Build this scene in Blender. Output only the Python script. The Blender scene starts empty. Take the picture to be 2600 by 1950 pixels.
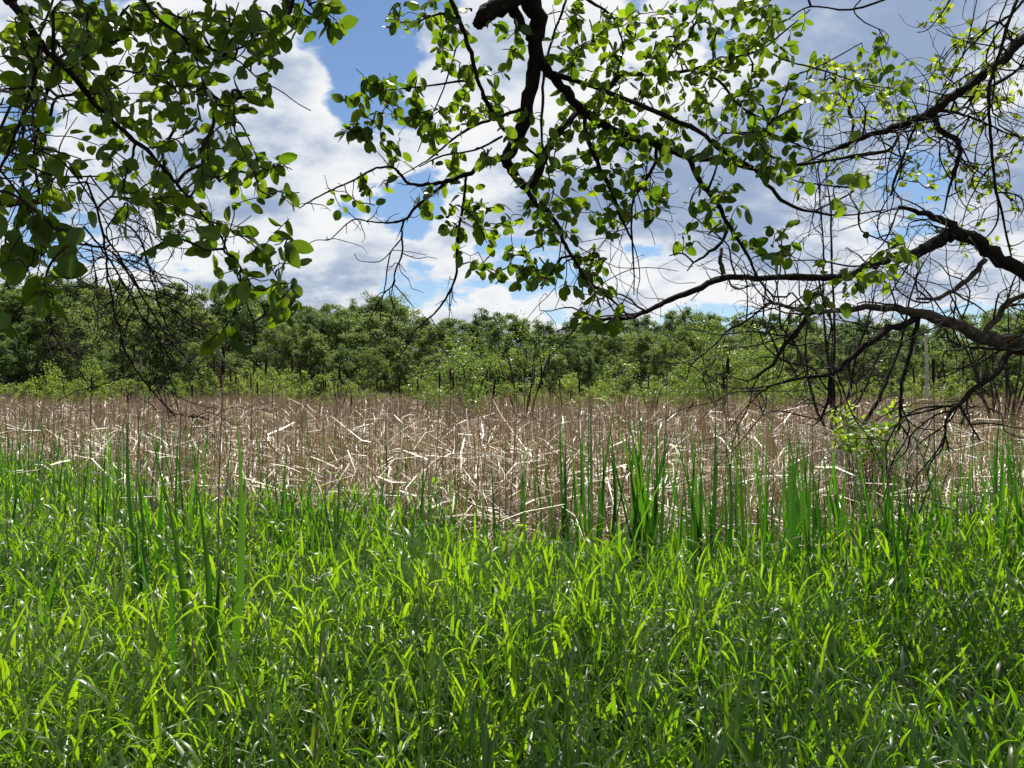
import bpy, math, numpy as np
from mathutils import Vector, Matrix

# ------------------------------------------------------------------ camera, sky, sun, exposure
SC = bpy.context.scene
COL = SC.collection
EYE = 1.65
FPX = 1953.0                      # focal length in pixels of the 2600 px wide photograph
PITCH = math.atan(18 / FPX)
cam_d = bpy.data.cameras.new('camera')
cam = bpy.data.objects.new('camera', cam_d)
COL.objects.link(cam)
cam.location = (0, 0, EYE)
cam.rotation_euler = (math.radians(90) + PITCH, 0, 0)
cam_d.sensor_width = 36.0
cam_d.lens = 36.0 * FPX / 2600.0
cam_d.clip_start = 0.05
cam_d.clip_end = 3000
SC.camera = cam

SUN_EL, SUN_AZ = math.radians(63), math.radians(14)      # ahead of the camera, a little to the right
SUN = Vector((math.sin(SUN_AZ) * math.cos(SUN_EL), math.cos(SUN_AZ) * math.cos(SUN_EL), math.sin(SUN_EL)))
sun_d = bpy.data.lights.new('sun', 'SUN')
sun_d.energy = 5.0
sun_d.angle = math.radians(0.55)
sun_d.color = (1.0, 0.955, 0.88)
sun = bpy.data.objects.new('sun', sun_d)
COL.objects.link(sun)
sun.rotation_euler = SUN.to_track_quat('Z', 'Y').to_euler()
sun.location = (0, 0, 30)

SC.view_settings.view_transform = 'Standard'
SC.view_settings.look = 'None'
SC.view_settings.gamma = 1.0
SC.view_settings.exposure = 1.0
SC.view_settings.use_curve_mapping = False
SC.render.engine = 'CYCLES'
cy = SC.cycles
cy.max_bounces = 4
cy.diffuse_bounces = 3
cy.use_adaptive_sampling = True
cy.adaptive_threshold = 0.03
cy.glossy_bounces = 2
cy.transmission_bounces = 4
cy.transparent_max_bounces = 4
cy.sample_clamp_indirect = 4.0
cy.caustics_reflective = False
cy.caustics_refractive = False
cy.use_denoising = True
try:
    cy.denoiser = 'OPENIMAGEDENOISE'
    cy.denoising_input_passes = 'RGB_ALBEDO_NORMAL'
    cy.denoising_prefilter = 'ACCURATE'
except Exception:
    pass


def px(x, y, d):
    """The place d metres ahead of the eye that shows at photograph pixel (x, y)."""
    u, v = (x - 1300) / FPX, (975 - y) / FPX
    c, s = math.cos(PITCH), math.sin(PITCH)
    f, up = c - s * v, s + c * v
    k = d / f
    return np.array([u * k, d, EYE + up * k])


def pxdir(x, y):
    p = px(x, y, 1.0) - np.array([0, 0, EYE])
    return p / np.linalg.norm(p)


class NT:
    """small helper for building node trees"""
    def __init__(s, tree):
        s.t = tree
    def n(s, kind, **kw):
        nd = s.t.nodes.new(kind)
        for k, v in kw.items():
            setattr(nd, k, v)
        return nd
    def set(s, sock, v):
        if isinstance(v, bpy.types.NodeSocket):
            s.t.links.new(v, sock)
        elif v is not None:
            sock.default_value = v
    def math(s, op, a, b=None, c=None, clamp=False):
        nd = s.n('ShaderNodeMath', operation=op, use_clamp=clamp)
        s.set(nd.inputs[0], a)
        if b is not None: s.set(nd.inputs[1], b)
        if c is not None: s.set(nd.inputs[2], c)
        return nd.outputs[0]
    def vmath(s, op, a, b=None, scale=None):
        nd = s.n('ShaderNodeVectorMath', operation=op)
        s.set(nd.inputs[0], a)
        if b is not None: s.set(nd.inputs[1], b)
        if scale is not None: s.set(nd.inputs['Scale'], scale)
        return nd.outputs['Value'] if op in ('DISTANCE', 'LENGTH', 'DOT_PRODUCT') else nd.outputs[0]
    def mapr(s, v, a, b, c=0.0, d=1.0, smooth=True):
        nd = s.n('ShaderNodeMapRange', interpolation_type='SMOOTHSTEP' if smooth else 'LINEAR')
        s.set(nd.inputs[0], v)
        for i, q in enumerate((a, b, c, d)): s.set(nd.inputs[i + 1], q)
        return nd.outputs[0]
    def noise(s, vec, scale, detail=4.0, rough=0.55, dist=0.0):
        nd = s.n('ShaderNodeTexNoise')
        if vec is not None: s.set(nd.inputs['Vector'], vec)
        s.set(nd.inputs['Scale'], scale); s.set(nd.inputs['Detail'], detail)
        s.set(nd.inputs['Roughness'], rough); s.set(nd.inputs['Distortion'], dist)
        return nd.outputs[0]
    def mix(s, f, a, b):
        nd = s.n('ShaderNodeMix', data_type='RGBA')
        s.set(nd.inputs[0], f); s.set(nd.inputs[6], a); s.set(nd.inputs[7], b)
        return nd.outputs[2]
    def ramp(s, f, stops):
        nd = s.n('ShaderNodeValToRGB')
        el = nd.color_ramp.elements
        while len(el) < len(stops): el.new(0.5)
        for e, (p, c) in zip(el, stops):
            e.position = p; e.color = (*c, 1)
        s.set(nd.inputs[0], f)
        return nd.outputs[0]


def build_world():
    w = bpy.data.worlds.new('World')
    SC.world = w
    w.use_nodes = True
    w.node_tree.nodes.clear()
    T = NT(w.node_tree)
    sky = T.n('ShaderNodeTexSky', sky_type='NISHITA', sun_disc=False, sun_elevation=SUN_EL, sun_rotation=SUN_AZ,
              altitude=250, air_density=1.0, dust_density=0.15, ozone_density=4.0)
    gen = T.n('ShaderNodeTexCoord').outputs['Generated']
    d = T.vmath('NORMALIZE', gen)
    sep = T.n('ShaderNodeSeparateXYZ'); T.set(sep.inputs[0], d)
    z = T.math('MAXIMUM', sep.outputs[2], 0.0)
    inv = T.math('DIVIDE', 1.0, T.math('ADD', z, 0.42))
    flat = T.n('ShaderNodeCombineXYZ')
    T.set(flat.inputs[0], T.math('MULTIPLY', sep.outputs[0], inv))
    T.set(flat.inputs[1], T.math('MULTIPLY', sep.outputs[1], inv))
    T.set(flat.inputs[2], T.math('MULTIPLY', sep.outputs[2], T.math('MULTIPLY', inv, 1.7)))
    P = flat.outputs[0]
    n1 = T.noise(P, 3.0, 10.0, 0.55, 0.05)
    n2 = T.noise(T.vmath('ADD', P, (3.1, 7.7, 1.3)), 8.5, 8.0, 0.58, 0.1)
    cov = T.math('ADD', T.math('MULTIPLY', n1, 0.80), T.math('MULTIPLY', n2, 0.32))
    # where the cumulus heaps and the blue gaps between them stand in this sky (direction, size, amount)
    heaps = [((950, 60), .095, -.32), ((880, 285), .045, -.16), ((1060, 540), .04, -.11), ((1200, 830), .13, .10), ((1600, 800), .12, .06), ((2360, 430), .075, -.22),
             ((1350, 640), .04, -.08), ((1000, 700), .04, -.10), ((80, 640), .05, -.12), ((1760, 790), .05, -.09), ((1500, 120), .10, .10),
             ((680, 330), .14, .17), ((1220, 190), .12, .14), ((840, 745), .07, .12), ((650, 560), .10, .10), ((2300, 130), .20, .24),
             ((1900, 560), .12, .10), ((2540, 500), .08, .14), ((300, 450), .14, .10), ((1950, 850), .16, .05)]
    for (hx, hy), r, a in heaps:
        q = pxdir(hx, hy)
        dist = T.vmath('DISTANCE', d, tuple(q))
        cov = T.math('ADD', cov, T.mapr(dist, 0.0, r * 1.7, a, 0.0))
    mask = T.mapr(cov, 0.515, 0.575)
    # the light comes from above: what has more cloud over it is greyer, upper edges stay white
    nu = T.noise(T.vmath('ADD', P, (0.0, 0.0, 0.13)), 3.0, 6.0, 0.5, 0.05)
    deep = T.math('ADD', T.math('ADD', T.math('MULTIPLY', cov, 0.55), T.math('MULTIPLY', nu, 0.75)), T.math('MULTIPLY', n2, 0.30))
    for (hx, hy), r, a in [((2280, 120), .17, .16), ((640, 430), .10, -.06), ((1250, 240), .12, -.08)]:
        deep = T.math('ADD', deep, T.mapr(T.vmath('DISTANCE', d, tuple(pxdir(hx, hy))), 0.0, r * 1.7, a, 0.0))
    thick = T.mapr(deep, 0.76, 1.06)
    ccol = T.ramp(thick, [(0.0, (.98, .99, 1.0)), (0.3, (.80, .845, .92)), (0.65, (.52, .60, .74)), (1.0, (.33, .43, .63))])
    bright = T.n('ShaderNodeBackground'); T.set(bright.inputs[0], ccol); bright.inputs[1].default_value = 0.47
    blue = T.n('ShaderNodeBackground'); T.set(blue.inputs[0], sky.outputs[0]); blue.inputs[1].default_value = 0.058
    mx = T.n('ShaderNodeMixShader')
    T.set(mx.inputs[0], mask)
    T.t.links.new(blue.outputs[0], mx.inputs[1]); T.t.links.new(bright.outputs[0], mx.inputs[2])
    out = T.n('ShaderNodeOutputWorld')
    T.t.links.new(mx.outputs[0], out.inputs[0])
    w.cycles.sampling_method = 'NONE'      # the sky is broad and soft: found by the leaves' own scattering


build_world()

# ------------------------------------------------------------------ helpers
RNG = np.random.default_rng(11)


def mesh_np(name, verts, faces, mat, attrs=None, uv=None, smooth=True):
    """one mesh from numpy arrays; faces is (n,3) or (n,4) or a list of such arrays"""
    fl = faces if isinstance(faces, list) else [faces]
    fl = [np.asarray(f, dtype=np.int32) for f in fl if len(f)]
    me = bpy.data.meshes.new(name)
    verts = np.asarray(verts, dtype=np.float32)
    me.vertices.add(len(verts))
    me.vertices.foreach_set('co', verts.ravel())
    loops = np.concatenate([f.ravel() for f in fl])
    tot = np.concatenate([np.full(len(f), f.shape[1], dtype=np.int32) for f in fl])
    me.loops.add(len(loops))
    me.loops.foreach_set('vertex_index', loops)
    me.polygons.add(len(tot))
    start = np.concatenate([[0], np.cumsum(tot)[:-1]]).astype(np.int32)
    me.polygons.foreach_set('loop_start', start)
    me.update(calc_edges=True)
    if not smooth:
        me.shade_flat()
    for k, v in (attrs or {}).items():
        a = me.attributes.new(k, 'FLOAT', 'POINT')
        a.data.foreach_set('value', np.asarray(v, dtype=np.float32))
    if uv is not None:
        u = me.uv_layers.new(name='uv')
        u.data.foreach_set('uv', np.asarray(uv, dtype=np.float32)[loops].ravel())
    me.materials.append(mat)
    return me


def link(name, me, parent=None, loc=None):
    o = bpy.data.objects.new(name, me)
    COL.objects.link(o)
    if parent is not None:
        o.parent = parent
    if loc is not None:
        o.location = loc
    return o


def tag(o, label=None, cat=None, group=None, kind=None):
    for k, v in (('label', label), ('category', cat), ('group', group), ('kind', kind)):
        if v: o[k] = v
    return o


def thing(name, label, cat, loc=(0, 0, 0), rz=0.0, group=None):
    o = bpy.data.objects.new(name, None)
    COL.objects.link(o)
    o.empty_display_size = 0.1
    o.location = loc
    o.rotation_euler = (0, 0, rz)
    return tag(o, label, cat, group)


class Bag:
    """collects geometry with a per-point tint"""
    def __init__(s):
        s.v, s.f3, s.f4, s.t, s.uv, s.n = [], [], [], [], [], 0
    def add(s, v, f, tint, uv=None):
        v = np.asarray(v, dtype=np.float32).reshape(-1, 3)
        f = np.asarray(f, dtype=np.int64)
        (s.f3 if f.shape[1] == 3 else s.f4).append(f + s.n)
        s.v.append(v)
        s.t.append(np.broadcast_to(np.asarray(tint, dtype=np.float32), (len(v),)))
        s.uv.append(np.zeros((len(v), 2), np.float32) if uv is None else np.asarray(uv, np.float32))
        s.n += len(v)
    def mesh(s, name, mat, origin=(0, 0, 0), uv=False):
        v = np.concatenate(s.v) - np.asarray(origin, dtype=np.float32)
        fs = []
        if s.f3: fs.append(np.concatenate(s.f3))
        if s.f4: fs.append(np.concatenate(s.f4))
        return mesh_np(name, v, fs, mat, {'tint': np.concatenate(s.t)}, np.concatenate(s.uv) if uv else None)


def unit(v):
    v = np.asarray(v, dtype=float)
    return v / (np.linalg.norm(v, axis=-1, keepdims=True) + 1e-12)


def smooth_path(pts, step=3):
    """Catmull-Rom through the given points; pts columns may hold extra values (radius)"""
    P = np.asarray(pts, dtype=float)
    if len(P) < 3 or step < 2: return P
    Q = np.vstack([2 * P[0] - P[1], P, 2 * P[-1] - P[-2]])
    out = []
    for i in range(1, len(Q) - 2):
        a, b, c, d = Q[i - 1], Q[i], Q[i + 1], Q[i + 2]
        for k in range(step):
            t = k / step
            out.append(0.5 * (2 * b + (c - a) * t + (2 * a - 5 * b + 4 * c - d) * t * t + (3 * b - a - 3 * c + d) * t ** 3))
    out.append(P[-1])
    return np.array(out)


def tube(bag, pts, rad, sides=6, tint=0.5, cap=True, rough=0.0, rng=RNG):
    P = np.asarray(pts, dtype=float)
    n = len(P)
    rad = np.broadcast_to(np.asarray(rad, dtype=float), (n,))
    T = np.gradient(P, axis=0)
    T = unit(T)
    ref = np.array([0.31, 0.12, 0.94]) if abs(T[:, 2]).mean() < 0.8 else np.array([0.95, 0.2, 0.1])
    A = unit(np.cross(T, ref)); B = np.cross(T, A)
    ang = np.linspace(0, 2 * math.pi, sides, endpoint=False)
    R = rad[:, None]
    if rough:
        R = R * (1 + rough * rng.uniform(-1, 1, (n, sides)))
    else:
        R = np.repeat(R, sides, 1)
    V = P[:, None] + R[..., None] * (np.cos(ang)[None, :, None] * A[:, None] + np.sin(ang)[None, :, None] * B[:, None])
    V = V.reshape(-1, 3)
    i = np.arange(n - 1)[:, None] * sides
    j = np.arange(sides)[None]
    k = (j + 1) % sides
    F = np.stack([i + j, i + k, i + sides + k, i + sides + j], -1).reshape(-1, 4)
    bag.add(V, F, tint)
    if cap:
        tip = P[-1] + T[-1] * rad[-1] * 0.8
        base = (n - 1) * sides
        V2 = np.vstack([V[base:base + sides], tip])
        F2 = np.array([[a, (a + 1) % sides, sides] for a in range(sides)])
        bag.add(V2, F2, tint)


def strips(base, az, th0, dth, length, width, segs, prof, pw=1.5, twist=0.0, fold=0.0, tint=0.5):
    """vectorised grass blades: returns verts, quads, tint"""
    N = len(base)
    s = np.linspace(0, 1, segs + 1)
    th = th0[:, None] + dth[:, None] * s[None] ** pw
    thm = 0.5 * (th[:, 1:] + th[:, :-1])
    ca, sa = np.cos(az)[:, None], np.sin(az)[:, None]
    D = np.stack([np.sin(thm) * ca, np.sin(thm) * sa, np.cos(thm)], -1) * (length / segs)[:, None, None]
    P = np.concatenate([base[:, None], base[:, None] + np.cumsum(D, 1)], 1)
    d = np.stack([np.sin(th) * ca, np.sin(th) * sa, np.cos(th)], -1)
    side = np.stack([-np.sin(az), np.cos(az), np.zeros(N)], -1)[:, None].repeat(segs + 1, 1)
    nrm = np.cross(side, d)
    tw = (np.asarray(twist)[:, None] * s[None] if np.ndim(twist) else np.full((N, segs + 1), twist))
    sd = side * np.cos(tw)[..., None] + nrm * np.sin(tw)[..., None]
    n2 = nrm * np.cos(tw)[..., None] - side * np.sin(tw)[..., None]
    w = width[:, None] * prof(s)[None]
    L = P - sd * (w / 2)[..., None]
    R = P + sd * (w / 2)[..., None]
    if fold:
        M = P - n2 * (w * fold)[..., None]
        V = np.stack([L, M, R], 2); c = 3
    else:
        V = np.stack([L, R], 2); c = 2
    per = (segs + 1) * c
    V = V.reshape(-1, 3)
    rows = np.arange(segs)[:, None] * c + np.arange(c - 1)[None]
    q = np.stack([rows, rows + 1, rows + c + 1, rows + c], -1).reshape(-1, 4)
    F = (np.arange(N)[:, None, None] * per + q[None]).reshape(-1, 4)
    t = np.repeat(np.broadcast_to(tint, (N,)), per)
    return V, F, t


ORD = ('first second third fourth fifth sixth seventh eighth ninth tenth eleventh twelfth thirteenth fourteenth fifteenth sixteenth '
       'seventeenth eighteenth nineteenth').split()
TENS = {20: ('twentieth', 'twenty'), 30: ('thirtieth', 'thirty'), 40: ('fortieth', 'forty'), 50: ('fiftieth', 'fifty'),
        60: ('sixtieth', 'sixty'), 70: ('seventieth', 'seventy'), 80: ('eightieth', 'eighty'), 90: ('ninetieth', 'ninety'), 100: ('hundredth', 'hundred')}


def nth(i):
    """0 -> first"""
    n = i + 1
    if n < 20: return ORD[n - 1]
    if n % 10 == 0 or n >= 100: return TENS[min(n // 10 * 10, 100)][0]
    return TENS[n // 10 * 10][1] + '-' + ORD[n % 10 - 1]


# ------------------------------------------------------------------ materials
def new_mat(name):
    m = bpy.data.materials.new(name)
    m.use_nodes = True
    m.node_tree.nodes.clear()
    return m, NT(m.node_tree)


def leaf_mat(name, diff, trans, tmix=0.5, gloss=0.5, rough=0.38, veins=False, per_object=0.0, spots=0.0, graze=0.8):
    """thin leaf: reflects, lets light through and has a waxy sheen; colour varies with the tint of each leaf"""
    m, T = new_mat(name)
    tint = T.n('ShaderNodeAttribute', attribute_name='tint').outputs['Fac']
    if per_object:
        oi = T.n('ShaderNodeObjectInfo').outputs['Random']
        tint = T.math('FRACT', T.math('ADD', T.math('MULTIPLY', tint, 0.98), T.math('MULTIPLY', oi, per_object)))
    cd = T.ramp(tint, diff)
    ct = T.ramp(tint, trans)
    if veins:
        uv = T.n('ShaderNodeUVMap').outputs[0]
        sp = T.n('ShaderNodeSeparateXYZ'); T.set(sp.inputs[0], uv)
        ax = T.math('ABSOLUTE', T.math('SUBTRACT', sp.outputs[0], 0.5))
        # side veins sweep forward in arcs towards the tip
        ph = T.math('SUBTRACT', sp.outputs[1], T.math('MULTIPLY', T.math('POWER', ax, 0.75), 0.95))
        wv = T.math('ABSOLUTE', T.math('SINE', T.math('MULTIPLY', ph, 21.0)))
        side = T.mapr(wv, 0.0, 0.28, 0.68, 1.0)
        mid = T.mapr(ax, 0.0, 0.05, 0.6, 1.0)
        k = T.math('MULTIPLY', side, mid)
        ct = T.mix(k, (.10, .16, .012, 1), ct)
        cd = T.mix(k, (.09, .13, .03, 1), cd)
    if spots:
        geo = T.n('ShaderNodeNewGeometry').outputs['Position']
        nz = T.noise(geo, spots, 3.0, 0.6)
        f = T.mapr(nz, 0.35, 0.7, 0.72, 1.12)
        cd = T.vmath('SCALE', cd, scale=f)
        ct = T.vmath('SCALE', ct, scale=f)
    di = T.n('ShaderNodeBsdfDiffuse'); T.set(di.inputs[0], cd)
    tr = T.n('ShaderNodeBsdfTranslucent'); T.set(tr.inputs[0], ct)
    mx = T.n('ShaderNodeMixShader'); mx.inputs[0].default_value = tmix
    T.t.links.new(di.outputs[0], mx.inputs[1]); T.t.links.new(tr.outputs[0], mx.inputs[2])
    gl = T.n('ShaderNodeBsdfGlossy'); gl.inputs['Roughness'].default_value = rough
    gl.inputs['Color'].default_value = (1, 1, .96, 1)
    g2 = T.n('ShaderNodeNewGeometry')
    co = T.math('ABSOLUTE', T.vmath('DOT_PRODUCT', g2.outputs['Normal'], g2.outputs['Incoming']))
    fr = T.math('ADD', 0.035, T.math('MULTIPLY', graze, T.math('POWER', T.math('SUBTRACT', 1.0, co, clamp=True), 5.0)))
    m2 = T.n('ShaderNodeMixShader')
    T.set(m2.inputs[0], T.math('MULTIPLY', fr, gloss))
    T.t.links.new(mx.outputs[0], m2.inputs[1]); T.t.links.new(gl.outputs[0], m2.inputs[2])
    out = T.n('ShaderNodeOutputMaterial')
    T.t.links.new(m2.outputs[0], out.inputs[0])
    return m


def solid_mat(name, stops, scale=30.0, rough=0.85, bump=0.0, bscale=None, spec=0.3, tint=False, stretch=None):
    m, T = new_mat(name)
    co = T.n('ShaderNodeTexCoord').outputs['Object']
    if stretch:
        mp = T.n('ShaderNodeMapping'); T.set(mp.inputs[0], co); mp.inputs['Scale'].default_value = stretch
        co = mp.outputs[0]
    nz = T.noise(co, scale, 6.0, 0.6)
    f = nz
    if tint:
        at = T.n('ShaderNodeAttribute', attribute_name='tint').outputs['Fac']
        f = T.math('ADD', T.math('MULTIPLY', at, 0.75), T.math('MULTIPLY', nz, 0.3), clamp=True)
    p = T.n('ShaderNodeBsdfPrincipled')
    T.set(p.inputs['Base Color'], T.ramp(f, stops))
    p.inputs['Roughness'].default_value = rough
    p.inputs['Specular IOR Level'].default_value = spec
    if bump:
        b = T.n('ShaderNodeBump'); b.inputs['Strength'].default_value = bump; b.inputs['Distance'].default_value = 0.02
        T.set(b.inputs['Height'], T.noise(co, bscale or scale * 2, 8.0, 0.65))
        T.t.links.new(b.outputs[0], p.inputs['Normal'])
    out = T.n('ShaderNodeOutputMaterial')
    T.t.links.new(p.outputs[0], out.inputs[0])
    return m


M = {}
M['grass'] = leaf_mat('grass_blade', [(0, (.024, .052, .012)), (.5, (.038, .072, .015)), (1, (.060, .095, .020))],
                      [(0, (.06, .20, .004)), (.5, (.19, .39, .006)), (1, (.36, .55, .010))], 0.5, 0.85, 0.38, graze=0.15)
M['shoot'] = leaf_mat('cattail_leaf', [(0, (.010, .036, .008)), (1, (.026, .070, .012))],
                      [(0, (.016, .085, .004)), (.6, (.05, .19, .006)), (1, (.14, .34, .010))], 0.5, 0.6, 0.34, graze=.3)
M['leaf'] = leaf_mat('buckthorn_leaf', [(0, (.020, .045, .008)), (.6, (.033, .070, .011)), (1, (.052, .095, .015))],
                     [(0, (.10, .195, .005)), (.5, (.17, .29, .007)), (1, (.30, .42, .011))], 0.5, 0.4, 0.36, veins=True, per_object=0.9)
M['small_leaf'] = leaf_mat('small_tree_leaf', [(0, (.045, .085, .016)), (1, (.085, .14, .025))],
                           [(0, (.22, .34, .012)), (1, (.42, .52, .03))], 0.5, 0.6, 0.33)
M['dead'] = leaf_mat('dead_reed', [(0, (.105, .060, .029)), (.28, (.25, .168, .092)), (.55, (.45, .355, .235)), (1, (.80, .74, .62))],
                     [(0, (.13, .06, .022)), (.5, (.30, .20, .105)), (1, (.50, .42, .30))], 0.24, 0.9, 0.42)
M['tree'] = leaf_mat('wood_leaf', [(0, (.034, .066, .024)), (.25, (.120, .165, .046)), (.5, (.060, .105, .044)), (.75, (.170, .205, .068)), (1, (.105, .140, .082))],
                     [(0, (.06, .13, .018)), (.25, (.17, .27, .024)), (.5, (.085, .17, .026)), (.75, (.25, .34, .036)), (1, (.11, .18, .04))], 0.4, 0.2, 0.5, per_object=0.75)
M['willow'] = leaf_mat('marsh_shrub_leaf', [(0, (.085, .135, .034)), (.5, (.14, .19, .05)), (1, (.17, .20, .075))],
                       [(0, (.18, .30, .02)), (.5, (.29, .40, .035)), (1, (.32, .40, .06))], 0.42, 0.22, 0.45, per_object=0.4)
M['bush'] = leaf_mat('marsh_bush_leaf', [(0, (.048, .085, .022)), (.6, (.078, .125, .03)), (1, (.12, .16, .045))],
                     [(0, (.13, .24, .015)), (1, (.28, .40, .03))], 0.42, 0.45, 0.38, per_object=0.3)
M['forb'] = leaf_mat('forb_leaf', [(0, (.07, .14, .02)), (1, (.13, .20, .03))],
                     [(0, (.25, .42, .012)), (1, (.42, .55, .02))], 0.5, 0.4, 0.4)
M['bark'] = solid_mat('dark_bark', [(.25, (.012, .010, .008)), (.6, (.026, .022, .018)), (.8, (.060, .055, .046))], 55, 0.95, 1.0, 140, 0.1)
M['mossy_bark'] = solid_mat('lichen_bark', [(.3, (.030, .024, .018)), (.52, (.085, .068, .048)), (.66, (.16, .145, .105)), (.8, (.20, .21, .14))], 26, 0.95, 1.0, 90)
M['twig'] = solid_mat('twig_bark', [(.3, (.012, .010, .008)), (.75, (.036, .030, .025))], 120, 0.9, spec=0.15)
M['pale_twig'] = solid_mat('weathered_twig', [(.2, (.20, .165, .14)), (.7, (.45, .41, .37))], 40, 0.8)
M['far_bark'] = solid_mat('far_bark', [(.3, (.05, .042, .035)), (.8, (.16, .14, .12))], 8, 0.9)
M['stalk'] = solid_mat('cattail_stalk', [(.2, (.12, .085, .05)), (.8, (.30, .235, .15))], 18, 0.6, stretch=(8, 8, 1))
M['spike'] = solid_mat('cattail_spike', [(.2, (.014, .008, .005)), (.6, (.034, .019, .011)), (.85, (.075, .046, .028))], 90, 0.95, 0.6, 400, 0.15)
M['fluff'] = solid_mat('cattail_fluff', [(.3, (.12, .075, .045)), (.55, (.36, .29, .21)), (.8, (.58, .52, .43))], 60, 1.0, 0.8, 260, 0.05)
M['moss'] = solid_mat('orange_lichen', [(.3, (.22, .09, .015)), (.7, (.42, .19, .02))], 90, 1.0, 0.8, 300, 0.1)
M['soil'] = None


def ground_material():
    m, T = new_mat('marsh_soil')
    g = T.n('ShaderNodeNewGeometry').outputs['Position']
    a = T.noise(g, 0.6, 8, 0.6); b = T.noise(g, 14, 6, 0.65)
    f = T.math('ADD', T.math('MULTIPLY', a, 0.5), T.math('MULTIPLY', b, 0.5))
    col = T.ramp(f, [(.3, (.035, .026, .016)), (.5, (.10, .068, .042)), (.7, (.17, .12, .078))])
    sp = T.n('ShaderNodeSeparateXYZ'); T.set(sp.inputs[0], g)
    wood = T.mapr(sp.outputs[1], 74, 84)
    col = T.mix(wood, col, (.035, .045, .018, 1))
    p = T.n('ShaderNodeBsdfPrincipled')
    T.set(p.inputs['Base Color'], col); p.inputs['Roughness'].default_value = 1.0; p.inputs['Specular IOR Level'].default_value = 0.05
    bp = T.n('ShaderNodeBump'); bp.inputs['Strength'].default_value = 0.6; bp.inputs['Distance'].default_value = 0.05
    T.set(bp.inputs['Height'], b); T.t.links.new(bp.outputs[0], p.inputs['Normal'])
    o = T.n('ShaderNodeOutputMaterial'); T.t.links.new(p.outputs[0], o.inputs[0])
    return m


M['soil'] = ground_material()


# ------------------------------------------------------------------ ground
def hill(x, y):
    """the wooded bank behind the marsh, highest to the left"""
    k = np.clip((y - 82) / 45.0, 0, 1); k = k * k * (3 - 2 * k)
    return k * (2.2 + 3.6 / (1 + np.exp((x + 12) / 9.0)))


def build_ground():
    xs = np.concatenate([np.linspace(-900, -90, 10), np.linspace(-80, 80, 65), np.linspace(90, 900, 10)])
    ys = np.concatenate([np.linspace(-300, -20, 6), np.linspace(-10, 150, 81), np.linspace(170, 1500, 12)])
    X, Y = np.meshgrid(xs, ys)
    Z = hill(X, Y) + 0.04 * np.sin(X * 1.3) * np.cos(Y * 0.9)
    V = np.stack([X, Y, Z], -1).reshape(-1, 3)
    nx = len(xs)
    i = np.arange(len(ys) - 1)[:, None] * nx + np.arange(nx - 1)[None]
    F = np.stack([i, i + 1, i + nx + 1, i + nx], -1).reshape(-1, 4)
    tag(link('ground', mesh_np('ground', V, F, M['soil'])), kind='structure')


build_ground()


def grass_edge(u):
    """how far the green grass reaches along the view direction with slope u = x / y"""
    us = np.array([-0.9, -0.666, -0.55, -0.46, -0.36, -0.26, -0.13, -0.03, 0.05, 0.10, 0.2, 0.36, 0.5, 0.6, 0.666, 0.9])
    ds = np.array([13.5, 12.5, 11.5, 10.0, 8.6, 7.4, 6.4, 5.6, 5.5, 6.2, 6.2, 6.0, 5.8, 6.0, 6.4, 7.0])
    return np.interp(u, us, ds)


def patch(x, y, f=1.0, ph=0.0):
    return 0.5 + 0.25 * np.sin(1.7 * f * x + 0.6 * y * f + ph) + 0.25 * np.sin(2.3 * f * y - 1.1 * x * f + 1.7 * ph + 0.8)


# ------------------------------------------------------------------ grass (reed canary grass, uncountable)
def wedge(rng, n, y0, y1, margin=1.3, spread=0.68):
    """n random points in the field of view between y0 and y1, with a margin to the sides"""
    out = []
    got = 0
    while got < n:
        y = np.sqrt(rng.uniform(y0 * y0, y1 * y1, n))
        x = rng.uniform(-1, 1, n) * (spread * y1 + margin)
        ok = np.abs(x) < spread * y + margin
        out.append(np.stack([x[ok], y[ok]], -1)); got += ok.sum()
    return np.concatenate(out)[:n]


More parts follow.
